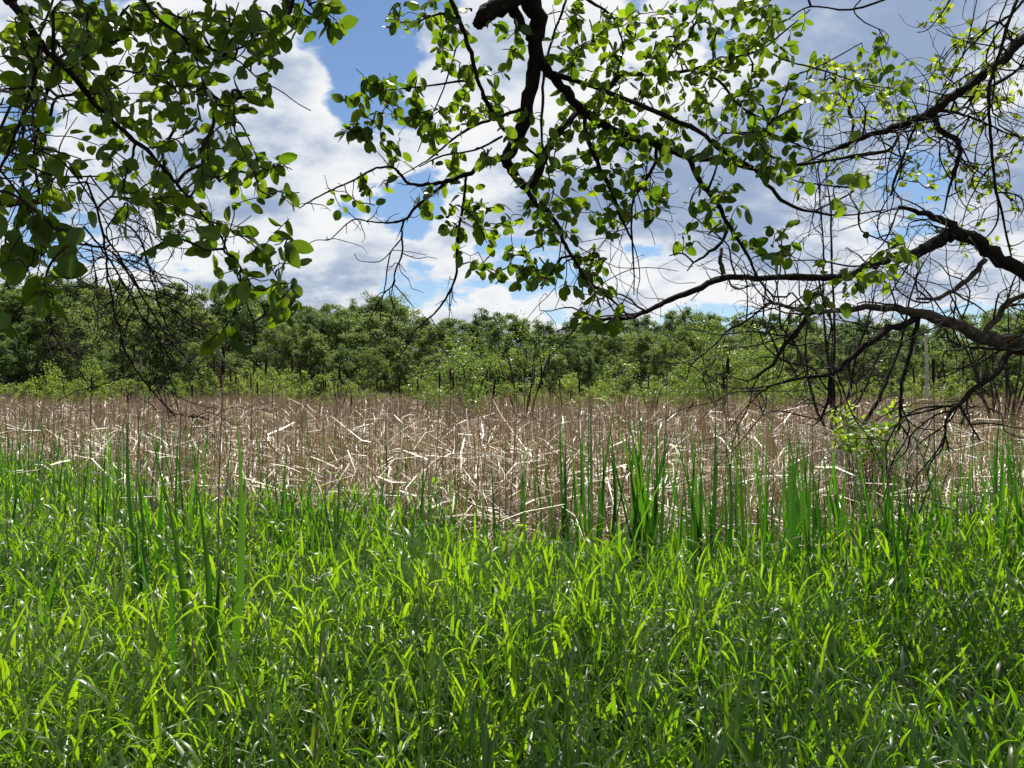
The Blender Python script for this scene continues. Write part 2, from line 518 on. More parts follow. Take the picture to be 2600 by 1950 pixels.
def build_grass():
    rng = np.random.default_rng(5)
    bag = Bag()
    prof = lambda s: np.clip(0.45 + 4.5 * s, 0, 1) * (1 - s ** 2.4) + 0.02
    def stand(N, y0, y1, segs, leaf_n, fold, wk):
        p = wedge(rng, N, y0, y1)
        e = grass_edge(p[:, 0] / p[:, 1])
        keep = p[:, 1] < e * rng.normal(0.97, 0.09, N)
        p = p[keep]
        N = len(p)
        hp = patch(p[:, 0], p[:, 1], 0.9)
        H = (0.60 + 0.32 * hp) * rng.uniform(0.6, 1.2, N)
        H *= np.clip(1.05 - 0.02 * p[:, 1], 0.8, 1.1) * np.clip((e[keep] - p[:, 1]) / 1.6 + 0.6, 0.55, 1.0)
        base = np.stack([p[:, 0], p[:, 1], np.zeros(N)], -1)
        az = rng.uniform(0, 2 * math.pi, N)
        lean = np.abs(rng.normal(0.05, 0.07, N))
        bend = rng.normal(0.05, 0.09, N)
        tin = np.clip(0.55 * patch(p[:, 0], p[:, 1], 0.5, 2.0) + rng.uniform(-0.05, 0.55, N), 0, 1)
        # culms
        V, F, t = strips(base, az, lean, bend, H * 0.93, np.full(N, 0.0048 * wk), 3, lambda s: 1 - 0.55 * s, 1.0, rng.uniform(0, 3, N), 0.0, tin * 0.25)
        bag.add(V, F, t)
        for k in range(leaf_n):
            fr = (k + rng.uniform(0.1, 0.9, N)) / leaf_n
            fr = 0.22 + 0.72 * fr
            th = lean + bend * fr * 0.5
            q = base + np.stack([np.sin(th) * np.cos(az), np.sin(th) * np.sin(az), np.cos(th)], -1) * (H * fr)[:, None]
            la = az * 0 + rng.uniform(0, 2 * math.pi) + k * 2.6 + rng.normal(0, 0.9, N) + az
            top = fr > 0.75
            th0 = np.where(top, rng.uniform(0.15, 0.7, N), rng.uniform(0.4, 1.1, N))
            dth = np.where(rng.random(N) < 0.45, rng.uniform(1.3, 2.5, N), rng.uniform(0.05, 0.8, N))
            ln = rng.uniform(0.09, 0.23, N) * (0.8 + 0.3 * hp) * (1.15 - 0.35 * np.abs(fr - 0.6))
            wd = rng.uniform(0.0065, 0.0145, N) * wk
            tw = rng.normal(0, 0.9, N)
            tt = np.clip(tin + rng.uniform(-0.22, 0.22, N), 0, 1)
            V, F, t = strips(q, la, th0, dth, ln, wd, segs, prof, 2.2, tw, fold, tt)
            bag.add(V, F, t)
    stand(4600, 0.5, 3.3, 6, 7, 0.10, 1.05)
    stand(8800, 3.1, 6.0, 5, 7, 0.0, 1.1)
    stand(15000, 5.8, 13.0, 3, 6, 0.0, 1.25)
    # short understorey
    N = 16000
    p = wedge(rng, N, 0.6, 9)
    p = p[p[:, 1] < grass_edge(p[:, 0] / p[:, 1]) * rng.normal(1.0, 0.1, N)]
    N = len(p)
    base = np.stack([p[:, 0], p[:, 1], np.zeros(N)], -1)
    V, F, t = strips(base, rng.uniform(0, 6.28, N), rng.uniform(0, 0.5, N), rng.uniform(0, 1.1, N), rng.uniform(0.2, 0.55, N),
                     rng.uniform(0.006, 0.012, N), 3, prof, 1.4, rng.normal(0, 0.8, N), 0.0, np.clip(rng.normal(0.75, 0.2, N), 0, 1))
    bag.add(V, F, t)
    tag(link('marsh_grass', bag.mesh('marsh_grass', M['grass'])), 'tall lush green grass with arching blades filling the front of the marsh', 'grass', kind='stuff')


build_grass()


# ------------------------------------------------------------------ dead cattail litter (uncountable)
def kinked(bag, rng, start, d1, l1, d2, l2, w, tint):
    N = len(start)
    a = start
    b = start + d1 * l1[:, None]
    c = b + d2 * l2[:, None]
    rnd = unit(rng.normal(0, 0.55, (N, 3)) + np.array([0, -0.25, 1.0]))       # flat side up, as fallen leaves lie
    s1 = unit(np.cross(d1, rnd)) * (w / 2)[:, None]
    s2 = unit(np.cross(d2, rnd)) * (w / 2)[:, None]
    sm = unit(s1 + s2) * (w / 2)[:, None]
    V = np.stack([a - s1, a + s1, b - sm, b + sm, c - s2 * .55, c + s2 * .55], 1).reshape(-1, 3)
    i = np.arange(N)[:, None] * 6
    F = np.concatenate([i + np.array([[0, 1, 3, 2]]), i + np.array([[2, 3, 5, 4]])])
    bag.add(V, F, np.repeat(tint, 6))


def sph(az, el):
    return np.stack([np.cos(az) * np.cos(el), np.sin(az) * np.cos(el), np.sin(el)], -1)


def build_reeds():
    rng = np.random.default_rng(23)
    bag = Bag()
    def field(N, y0, y1, wk, mixw, hk=1.0, pale=0.0):
        p = wedge(rng, N, y0, y1, 2.0)
        e = grass_edge(p[:, 0] / p[:, 1])
        keep = p[:, 1] > e * rng.normal(0.98, 0.10, N)
        p = p[keep]; N = len(p)
        typ = rng.choice(3, N, p=mixw)
        h = (0.72 + 0.4 * patch(p[:, 0], p[:, 1], 0.35, 1.0) + 0.22 * patch(p[:, 0], p[:, 1], 1.3, 2.0)) * hk * rng.uniform(.75, 1.12, N)
        # neighbours lie much the same way
        az = 6.2832 * patch(p[:, 0], p[:, 1], 0.55, 4.0) + rng.normal(0, 0.75, N) + np.where(rng.random(N) < .5, math.pi, 0)
        # 0 broken leaf, 1 lying leaf, 2 upright stalk
        el1 = np.select([typ == 0, typ == 1], [rng.uniform(0.75, 1.5, N), rng.normal(0.10, 0.42, N)], 1.5708 - np.abs(rng.normal(0, 0.10, N)))
        el2 = np.select([typ == 0, typ == 1], [rng.uniform(-1.15, 0.35, N), el1 + rng.normal(-0.12, 0.3, N)], el1 + rng.normal(0, 0.05, N))
        az2 = az + np.where(typ == 0, rng.normal(0, 0.9, N), rng.normal(0, 0.15, N))
        z0 = np.select([typ == 0, typ == 1], [rng.uniform(0, 0.35, N) * h, rng.uniform(0.05, 0.98, N) ** 0.8 * h * 0.95], 0.0 * h)
        l1 = np.select([typ == 0, typ == 1], [rng.uniform(0.15, 0.7, N), rng.uniform(0.06, 0.34, N)], rng.uniform(0.4, 0.7, N)) * h
        l2 = np.select([typ == 0, typ == 1], [rng.uniform(0.08, 0.42, N), rng.uniform(0.04, 0.3, N)], rng.uniform(0.3, 0.75, N)) * h
        w = np.select([typ == 0, typ == 1], [rng.uniform(0.007, 0.016, N), rng.uniform(0.008, 0.020, N)], rng.uniform(0.004, 0.008, N)) * wk
        t = np.select([typ == 0, typ == 1], [rng.normal(0.56, 0.28, N), rng.normal(0.70, 0.28, N)], rng.normal(0.28, 0.16, N)) + pale
        kinked(bag, rng, np.stack([p[:, 0], p[:, 1], z0], -1), sph(az, el1), l1, sph(az2, el2), l2, w, np.clip(t, 0, 1))
    field(11000, 4.0, 6.4, .75, [.46, .26, .28], .85)
    field(27000, 6.2, 9.0, 1.0, [.50, .24, .26])
    field(44000, 8.5, 16.0, 1.2, [.50, .22, .28])
    field(46000, 15.5, 32.0, 1.6, [.42, .20, .38], 1.02)
    field(48000, 31.0, 82.0, 3.4, [.25, .10, .65], 1.0, 0.05)
    tag(link('dead_reeds', bag.mesh('dead_reeds', M['dead'])), 'pale tangle of dead broken cattail leaves and stalks covering the marsh', 'dead reeds', kind='stuff')
    # thin green shoots coming up through the litter
    bag = Bag()
    N = 9000
    p = wedge(rng, N, 3.8, 12.0)
    u = p[:, 0] / p[:, 1]
    e = grass_edge(u)
    right = np.clip((u + 0.15) / 0.4, 0.4, 1.0)
    keep = (p[:, 1] > e * 0.72) & (p[:, 1] < e * rng.uniform(0.9, 1.9, N)) & (rng.random(N) < right * (0.35 + 0.65 * patch(p[:, 0], p[:, 1], 1.6, 3)))
    p = p[keep]; N = len(p)
    prof = lambda s: np.clip(0.7 + 1.2 * s, 0, 1) * (1 - s ** 3) + 0.02
    V, F, t = strips(np.stack([p[:, 0], p[:, 1], np.zeros(N)], -1), rng.uniform(0, 6.28, N), np.abs(rng.normal(0.05, 0.09, N)), np.abs(rng.normal(0, 0.3, N)),
                     rng.uniform(0.7, 1.55, N), rng.uniform(0.009, 0.018, N), 5, prof, 2.0, rng.normal(0, 0.8, N), 0.0, rng.uniform(0.1, 1.0, N))
    bag.add(V, F, t)
    tag(link('reed_shoots', bag.mesh('reed_shoots', M['shoot'])), 'thin upright green reed shoots coming up through the dead litter', 'reed shoots', kind='stuff')


build_reeds()


# ------------------------------------------------------------------ far trees, shrubs
def leaf_quads(bag, rng, C, size, outward, tint, up=0.55, ratio=0.62):
    """one small pointed quad per leaf spray, facing roughly outward and up"""
    N = len(C)
    n = unit(outward * 0.7 + rng.normal(0, 0.65, (N, 3)) + np.array([0, 0, up]))
    a = unit(np.cross(n, unit(rng.normal(0, 1, (N, 3)))))
    b = np.cross(n, a)
    s = size[:, None]
    bend = n * s * 0.12
    V = np.stack([C - a * s * .5 - bend, C + b * s * .5 * ratio, C + a * s * .5 - bend, C - b * s * .5 * ratio], 1).reshape(-1, 3)
    F = (np.arange(N)[:, None] * 4 + np.arange(4)[None])
    bag.add(V, F, np.repeat(tint, 4))


def make_crown(rng, H, R, low, nblob, nleaf, size, shape='round', top_bias=0.3, blob=(0.08, 0.2)):
    """uneven crown: big boughs, each carrying several small ragged tufts of leaf sprays, and loose sprays between"""
    bag = Bag()
    ends = []
    nb = max(8, nblob // 7)
    boughs = []
    for k in range(nb):
        t = (k + rng.uniform(0, 1)) / nb
        zf = low + (1 - low) * t
        if shape == 'round':
            r = R * math.sin(math.pi * min(1, max(0.06, 0.22 + 0.72 * t))) ** 0.7
        elif shape == 'tall':
            r = R * (1 - 0.7 * t ** 1.8) * (0.6 + 0.4 * min(1, t * 4))
        else:
            r = R * (0.45 + 0.55 * math.sin(math.pi * min(1, 0.15 + 0.7 * t)))
        az = k * 2.4 + rng.normal(0, 0.5)
        rr = r * math.sqrt(rng.uniform(0.15, 1.1))
        c = np.array([rr * math.cos(az), rr * math.sin(az), H * zf * 0.9])
        boughs.append((c, R * rng.uniform(0.24, 0.42), rng.normal(0.3, 0.06)))
        ends.append(c)
    per = int(nleaf * 0.93 / nblob)
    for k in range(nblob):
        c0, br, tn = boughs[k % nb]
        c = c0 + unit(rng.normal(0, 1, 3)) * br * rng.uniform(0.2, 1.0) * np.array([1.05, 1.05, 0.95])
        r = R * rng.uniform(*blob)
        d = unit(rng.normal(0, 1, (per, 3)))
        d[:, 2] += top_bias * np.abs(rng.normal(0, 1, per)); d = unit(d)
        rad = r * np.abs(rng.normal(0.78, 0.24, per))
        sq = np.array([rng.uniform(.8, 1.4), rng.uniform(.8, 1.4), rng.uniform(.65, 1.1)])
        C = c + d * rad[:, None] * sq
        ok = C[:, 2] > 0.05
        C, dd = C[ok], d[ok]
        n = len(C)
        if n: leaf_quads(bag, rng, C, rng.uniform(0.55, 1.4, n) * size, dd, np.clip(tn + rng.normal(0, 0.03) + rng.normal(0, 0.06, n), 0, 1))
    n = int(nleaf * 0.07)
    idx = rng.integers(0, nb, n)
    bc = np.array([q[0] for q in boughs])[idx]; brr = np.array([q[1] for q in boughs])[idx]
    d = unit(rng.normal(0, 1, (n, 3)))
    C = bc + d * (brr * np.abs(rng.normal(0.9, 0.45, n)))[:, None] * np.array([1.1, 1.1, .9])
    ok = C[:, 2] > 0.05
    leaf_quads(bag, rng, C[ok], rng.uniform(0.5, 1.2, ok.sum()) * size, d[ok], np.clip(rng.normal(0.3, 0.1, ok.sum()), 0, 1))
    return bag, ends


def make_wood(rng, H, R, ends, r0, limbs=12, stems=1):
    bag = Bag()
    mids = []
    for s in range(stems):
        a = rng.uniform(0, 6.28)
        lean = (0.04 if stems == 1 else 0.45) * R
        top = np.array([math.cos(a) * lean, math.sin(a) * lean, H * rng.uniform(0.75, 0.9)])
        pts = [np.array([math.cos(a), math.sin(a), 0]) * (0.0 if stems == 1 else 0.12)]
        for k in range(1, 6):
            pts.append(top * (k / 5) + np.append(rng.normal(0, 0.03 * H * 0.3, 2), 0))
        pts = smooth_path(pts, 2)
        tube(bag, pts, np.linspace(r0, r0 * 0.18, len(pts)), 6, 0.5, rough=0.1, rng=rng)
        mids.append(pts)
    idx = rng.choice(len(ends), min(limbs, len(ends)), replace=False)
    for i in idx:
        e = ends[i]
        P = mids[rng.integers(len(mids))]
        k = np.argmin(np.abs(P[:, 2] - max(0.15 * H, e[2] - 0.22 * H)))
        s = P[k]
        m = (s + e) / 2 + np.array([0, 0, 0.04 * H]) + rng.normal(0, 0.03 * R, 3)
        tube(bag, smooth_path([s, m, e], 3), np.linspace(r0 * 0.42, r0 * 0.08, 7), 5, 0.5, rng=rng)
    return bag


def make_kind(seed, H, R, low, nblob, nleaf, size, shape, mat, r0, stems=1, limbs=12, blob=(0.08, 0.2), bark='far_bark'):
    rng = np.random.default_rng(seed)
    crown, ends = make_crown(rng, H, R, low, nblob, nleaf, size, shape, blob=blob)
    wood = make_wood(rng, H, R, ends, r0, limbs, stems)
    return crown.mesh('crown', M[mat]), wood.mesh('trunk', M[bark])


def place_kind(name, kind, x, y, z, s, rz, label, cat, group, sz=1.0, sxy=1.0):
    o = thing(name, label, cat, (x, y, z), rz, group)
    o.scale = (s * sxy, s * sxy, s * sz)
    link('trunk', kind[1], o)
    link('crown', kind[0], o)
    return o


def build_wood():
    rng = np.random.default_rng(41)
    kinds = [make_kind(100 + i, 14.0, R, low, nb, int(nl * 1.7), 0.31, shp, 'tree', 0.2)
             for i, (R, low, nb, nl, shp) in enumerate([(5.2, .10, 200, 12000, 'round'), (4.6, .06, 180, 11000, 'tall'), (5.8, .12, 220, 13000, 'round'),
                                                         (4.0, .05, 150, 9500, 'tall'), (5.4, .04, 220, 13000, 'broad'), (4.6, .18, 140, 8000, 'round')])]
    adj = ['round-headed', 'tapering', 'broad heavy', 'slim tapering', 'wide bushy', 'thin-crowned']
    # skyline of the photograph: pixel column -> height of the tree tops
    SX = [0, 120, 240, 350, 470, 590, 650, 760, 830, 900, 1000, 1060, 1130, 1190, 1250, 1340, 1420, 1500, 1590, 1670, 1740, 1840, 1930, 2000, 2120, 2230, 2350, 2450, 2600]
    SY = [712, 706, 712, 728, 735, 750, 735, 770, 772, 768, 764, 800, 806, 806, 798, 808, 818, 815, 812, 800, 794, 800, 802, 812, 815, 830, 824, 812, 790]
    spots = []
    for row, (yd, step, drop, hk) in enumerate([(124, 58, 0, 1.0), (108, 70, 38, 0.93), (93, 80, 104, 0.85)]):
        x = -150 + row * 35
        while x < 2760:
            top = np.interp(x, SX, SY) - 14 + drop * rng.uniform(0.5, 1.5) + rng.uniform(-14, 18)
            y = yd + rng.uniform(-5, 5)
            p = px(x, top, y)
            spots.append([row, p[0], y, p[2]])
            x += step * rng.uniform(0.78, 1.25)
    rows = ['skyline row of the wood', 'middle row of the wood', 'front row of the wood']
    for row in range(3):
        rs = sorted([s for s in spots if s[0] == row], key=lambda s: s[1] / s[2])
        for i, (_, x, y, top) in enumerate(rs):
            k = int(rng.integers(len(kinds)))
            z = float(hill(x, y))
            H = top - z
            place_kind('deciduous_tree', kinds[k], x, y, z, max(0.42, H / 14.0), rng.uniform(0, 6.28),
                       f'{adj[k]} green tree, {nth(i)} from the left in the {rows[row]}', 'tree', 'trees of the wood behind the marsh', 1.0, rng.uniform(.85, 1.3))
    # lighter shrubs along the edge of the marsh
    ks = [make_kind(200 + i, 3.4, R, .04, nb, nl, 0.17, 'broad', 'willow', 0.045, 4, 14) for i, (R, nb, nl) in enumerate([(2.3, 90, 4200), (1.8, 80, 3600), (2.8, 100, 4800)])]
    xs = []
    x = -90
    while x < 2700:
        xs.append(x); x += rng.uniform(34, 78)
    for i, x in enumerate(xs):
        y = rng.uniform(42, 66) if rng.random() < .35 else rng.uniform(64, 84)
        p = px(x, 993, y)
        k = int(rng.integers(3))
        hh = rng.uniform(0.45, 1.05) * (1.2 if x < 900 else 1.0) * (1 if y > 66 else .8)
        place_kind('marsh_shrub', ks[k], p[0], y, float(hill(p[0], y)), hh, rng.uniform(0, 6.28),
                   f'light green shrub at the far marsh edge below the wood, {nth(i)} from the left', 'shrub', 'shrubs along the far marsh edge', rng.uniform(0.85, 1.15))
    # bushes standing in the marsh
    kb = [make_kind(300, 3.6, 2.1, .10, 110, 9000, 0.075, 'broad', 'bush', 0.035, 5, 20, (0.08, 0.2), 'twig'),
          make_kind(301, 4.6, 2.5, .06, 140, 12000, 0.08, 'round', 'bush', 0.04, 6, 22, (0.08, 0.2), 'twig'),
          make_kind(302, 3.9, 2.3, .30, 40, 1700, 0.07, 'broad', 'bush', 0.035, 9, 30, (0.07, 0.16), 'twig'),
          make_kind(303, 3.2, 2.0, .06, 100, 7200, 0.08, 'broad', 'bush', 0.03, 5, 16, (0.08, 0.2), 'twig')]
    for nm, k, xpx, y, s, lab in [('marsh_bush', 0, 1195, 30, 1.0, 'glossy green bush standing alone in the dead reeds at the middle'),
                                  ('sparse_bush', 2, 1330, 25, 1.0, 'thin open bush with bare upright stems beside the glossy bush'),
                                  ('marsh_bush', 1, 1835, 33, 1.0, 'large dense green bush in the marsh beside the bare shrub'),
                                  ('marsh_bush', 3, 1655, 36, 1.0, 'low green bush at the foot of the large dense bush'),
                                  ('marsh_bush', 3, 1990, 36, 0.95, 'green bush half hidden behind the bare shrub stems'),
                                  ('sparse_bush', 2, 2545, 19, 1.12, 'pale thin-leaved bush behind the mossy limb at the right edge'),
                                  ('sparse_bush', 2, 860, 46, 0.9, 'small thin bush in the marsh before the wood, nearest the tall cattails'),
                                  ('sparse_bush', 2, 330, 55, 0.8, 'small bare-stemmed bush before the wood behind the hanging twigs')]:
        p = px(xpx, 993, y)
        place_kind(nm, kb[k], p[0], y, 0.0, s, rng.uniform(0, 6.28), lab, 'bush', 'bushes standing in the marsh')
    # pale dead trunk standing before the wood
    b = Bag()
    a, c = px(2353, 975, 60), px(2350, 850, 60)
    a[2] = 0
    tube(b, smooth_path([a - a, (c - a) * .5 + np.array([.05, 0, 0]), c - a], 4), np.linspace(.16, .11, 9), 8, 0.5, rough=0.05, rng=rng)
    t = thing('dead_tree', 'pale dead tree trunk standing before the wood', 'dead tree', tuple(a))
    link('trunk', b.mesh('trunk', M['pale_twig']), t)


build_wood()


# ------------------------------------------------------------------ cattails with brown spikes
def zoom(ox, oy, L):
    return [(ox + e[0] / 2.458, oy + e[1] / 2.458, (e[2] - e[1]) / 2.458, *(e[3:] or (0,))) for e in L]


def build_cattails():
    rng = np.random.default_rng(77)
    L = zoom(0, 550, [(835, 785, 890, 1), (880, 870, 990, 2), (572, 995, 1095), (940, 1008, 1100), (963, 1080, 1140), (1000, 985, 1080), (1009, 1020, 1085), (800, 1100, 1170),
                      (788, 1065, 1100), (1185, 1000, 1060), (1200, 1050, 1130), (1225, 1060, 1105), (1160, 1085, 1125), (1262, 1035, 1105), (1282, 1010, 1070, 2), (1335, 880, 970),
                      (1395, 800, 990), (1376, 975, 1070), (1436, 940, 1035), (1470, 965, 1045), (1490, 1065, 1120), (1565, 985, 1075), (1588, 890, 995), (1606, 1030, 1110),
                      (1663, 880, 990), (1699, 1065, 1125), (1755, 1040, 1100, 2), (1785, 1020, 1070, 2), (1823, 870, 975, 1), (1873, 895, 995), (2005, 1025, 1085), (2020, 1010, 1090),
                      (2033, 1005, 1080), (2110, 1030, 1100), (2119, 918, 1025), (2192, 1110, 1180)])
    L += zoom(800, 550, [(152, 915, 1020), (226, 1120, 1190), (280, 1045, 1110, 2), (370, 1045, 1090), (388, 995, 1080), (473, 1045, 1120), (525, 985, 1100), (555, 1085, 1140),
                         (640, 1010, 1085), (777, 970, 1080), (846, 950, 1030), (862, 985, 1075), (928, 940, 1010), (1040, 1020, 1065), (1125, 1010, 1135, 3), (1412, 925, 1055, 1),
                         (1426, 960, 1020), (1465, 1065, 1130), (1527, 1015, 1080, 1), (1597, 1080, 1140), (1643, 970, 1025), (1652, 1010, 1100), (1710, 910, 1020), (1880, 960, 1030, 2),
                         (1900, 1000, 1050), (705, 1150, 1215, 4), (2080, 990, 1070), (2197, 950, 1010)])
    L += zoom(1700, 550, [(365, 870, 990), (98, 910, 960), (212, 965, 1040), (155, 1155, 1240, 4), (290, 965, 1030), (1165, 1020, 1080), (1210, 920, 1000), (1380, 950, 1010, 2),
                          (1520, 940, 1040), (1645, 880, 1040), (1700, 975, 1020, 2), (1575, 1035, 1100), (1855, 1000, 1060), (1835, 900, 1000), (1940, 950, 1010, 2), (1120, 1010, 1070)])
    L.sort(key=lambda e: e[0])
    for i, (x, y, hl, st) in enumerate(L):
        d = min(24.0, 0.165 * rng.uniform(0.92, 1.12) * FPX / hl)
        top = px(x, y, d)
        head = hl * d / FPX
        lean = rng.normal(0, 0.025)
        if st == 3: lean = 0.13
        if st == 4: lean = 0.62
        ax = np.array([math.sin(lean), rng.normal(0, 0.03), math.cos(lean)]); ax /= np.linalg.norm(ax)
        hb = top - ax * head
        off = lean * (0.35 if st == 4 else 1) * hb[2]
        foot = np.array([hb[0] - off + rng.normal(0, .02), hb[1] + rng.normal(0, .04), 0.0])
        look = {0: 'dark brown', 1: 'ragged-tipped dark brown', 2: 'pale fluffy seeding', 3: 'tilted dark brown', 4: 'sharply leaning dark brown'}[st]
        t = thing('cattail', f'cattail stalk with a {look} spike, {nth(i)} from the left across the marsh', 'cattail', tuple(foot), 0, 'cattail stalks with brown spikes')
        b = Bag()
        mid = (foot + hb) / 2 + np.array([rng.normal(0, .012), rng.normal(0, .02), 0])
        P = smooth_path([foot, mid, hb, top + ax * 0.01], 4)
        r = max(0.0036, 0.0003 * d)
        tube(b, P, np.linspace(r * 1.35, r * 0.8, len(P)), 6, 0.5, rng=rng)
        link('stalk', b.mesh('stalk', M['stalk'], foot), t)
        b = Bag()
        n = 9
        s = np.linspace(0, 1, n)
        R = 0.0098 * rng.uniform(0.85, 1.15)
        pr = R * np.clip(np.minimum((s * 9) ** .6, ((1 - s) * 9 + 0.05) ** .6), 0.25, 1)
        rg = 0.06
        if st == 2: pr = pr * (1.1 + 0.45 * np.sin(s * 7 + rng.uniform(0, 6))); rg = 0.25
        tube(b, hb[None] + ax[None] * (s * head)[:, None], pr, 9, 0.5, rough=rg, rng=rng)
        link('seed_head', b.mesh('seed_head', M['fluff' if st == 2 else 'spike'], foot), t)
        if st == 1 or rng.random() < 0.25:
            b = Bag()
            tl = 0.05 if st == 1 else 0.035
            tube(b, [top, top + ax * tl + np.array([.006, 0, 0])], [0.005 if st == 1 else 0.002, 0.0012], 5, 0.5, rng=rng)
            link('spike_tip', b.mesh('spike_tip', M['fluff' if st == 1 else 'stalk'], foot), t)
    # bare upright stalks without spikes: too many to tell apart
    b = Bag()
    p = wedge(rng, 1300, 5.0, 24)
    p = p[p[:, 1] > grass_edge(p[:, 0] / p[:, 1])]
    q = wedge(rng, 160, 2.2, 7.0)
    for x, y in np.concatenate([p, q[q[:, 1] < grass_edge(q[:, 0] / q[:, 1])]]):
        h = rng.uniform(0.9, 1.75) if y > grass_edge(x / y) else rng.uniform(.5, 1.05)
        e = np.array([x + rng.normal(0, .08 * h), y + rng.normal(0, .08 * h), h])
        tube(b, [[x, y, 0], [(x + e[0]) / 2 + rng.normal(0, .01), (y + e[1]) / 2, h / 2], e], [.0042 + .0002 * y, .0036 + .0002 * y, .0022 + .0001 * y], 4, 0.5, False, rng=rng)
    tag(link('bare_reed_stalks', b.mesh('bare_reed_stalks', M['stalk'])), 'thin brown reed stalks without spikes standing in the litter', 'reed stalks', kind='stuff')


build_cattails()


# ------------------------------------------------------------------ green cattail clumps (each leaf a part)
def blade(rng, foot, base, tip, width, bend, segs=10):
    """a long flat leaf from base to tip with a slight bow; V-folded"""
    base, tip = np.asarray(base, float), np.asarray(tip, float)
    s = np.linspace(0, 1, segs + 1)
    ax = tip - base
    ln = np.linalg.norm(ax)
    out = np.array([bend[0], bend[1], 0.0])
    P = base + ax * s[:, None] + out * (s * (1 - s) * 4 * ln)[:, None]
    d = unit(np.gradient(P, axis=0))
    rot = rng.uniform(-1.0, 1.0) + s * rng.normal(0, 0.5)
    side0 = np.stack([np.cos(rot), np.sin(rot), np.zeros_like(s)], -1)
    side = unit(side0 - d * (side0 * d).sum(-1, keepdims=True))
    nr = np.cross(side, d)
    w = width * np.clip(0.62 + 0.9 * s, 0, 1) * (1 - np.clip((s - 0.35) / 0.65, 0, 1) ** 2.2) + 0.0006
    V = np.stack([P - side * w[:, None] / 2, P - nr * w[:, None] * 0.13, P + side * w[:, None] / 2], 1).reshape(-1, 3)
    r = np.arange(segs)[:, None] * 3 + np.arange(2)[None]
    F = np.stack([r, r + 1, r + 4, r + 3], -1).reshape(-1, 4)
    b = Bag()
    b.add(V, F, rng.uniform(0.05, 0.95))
    return b.mesh('leaf', M['shoot'], foot)


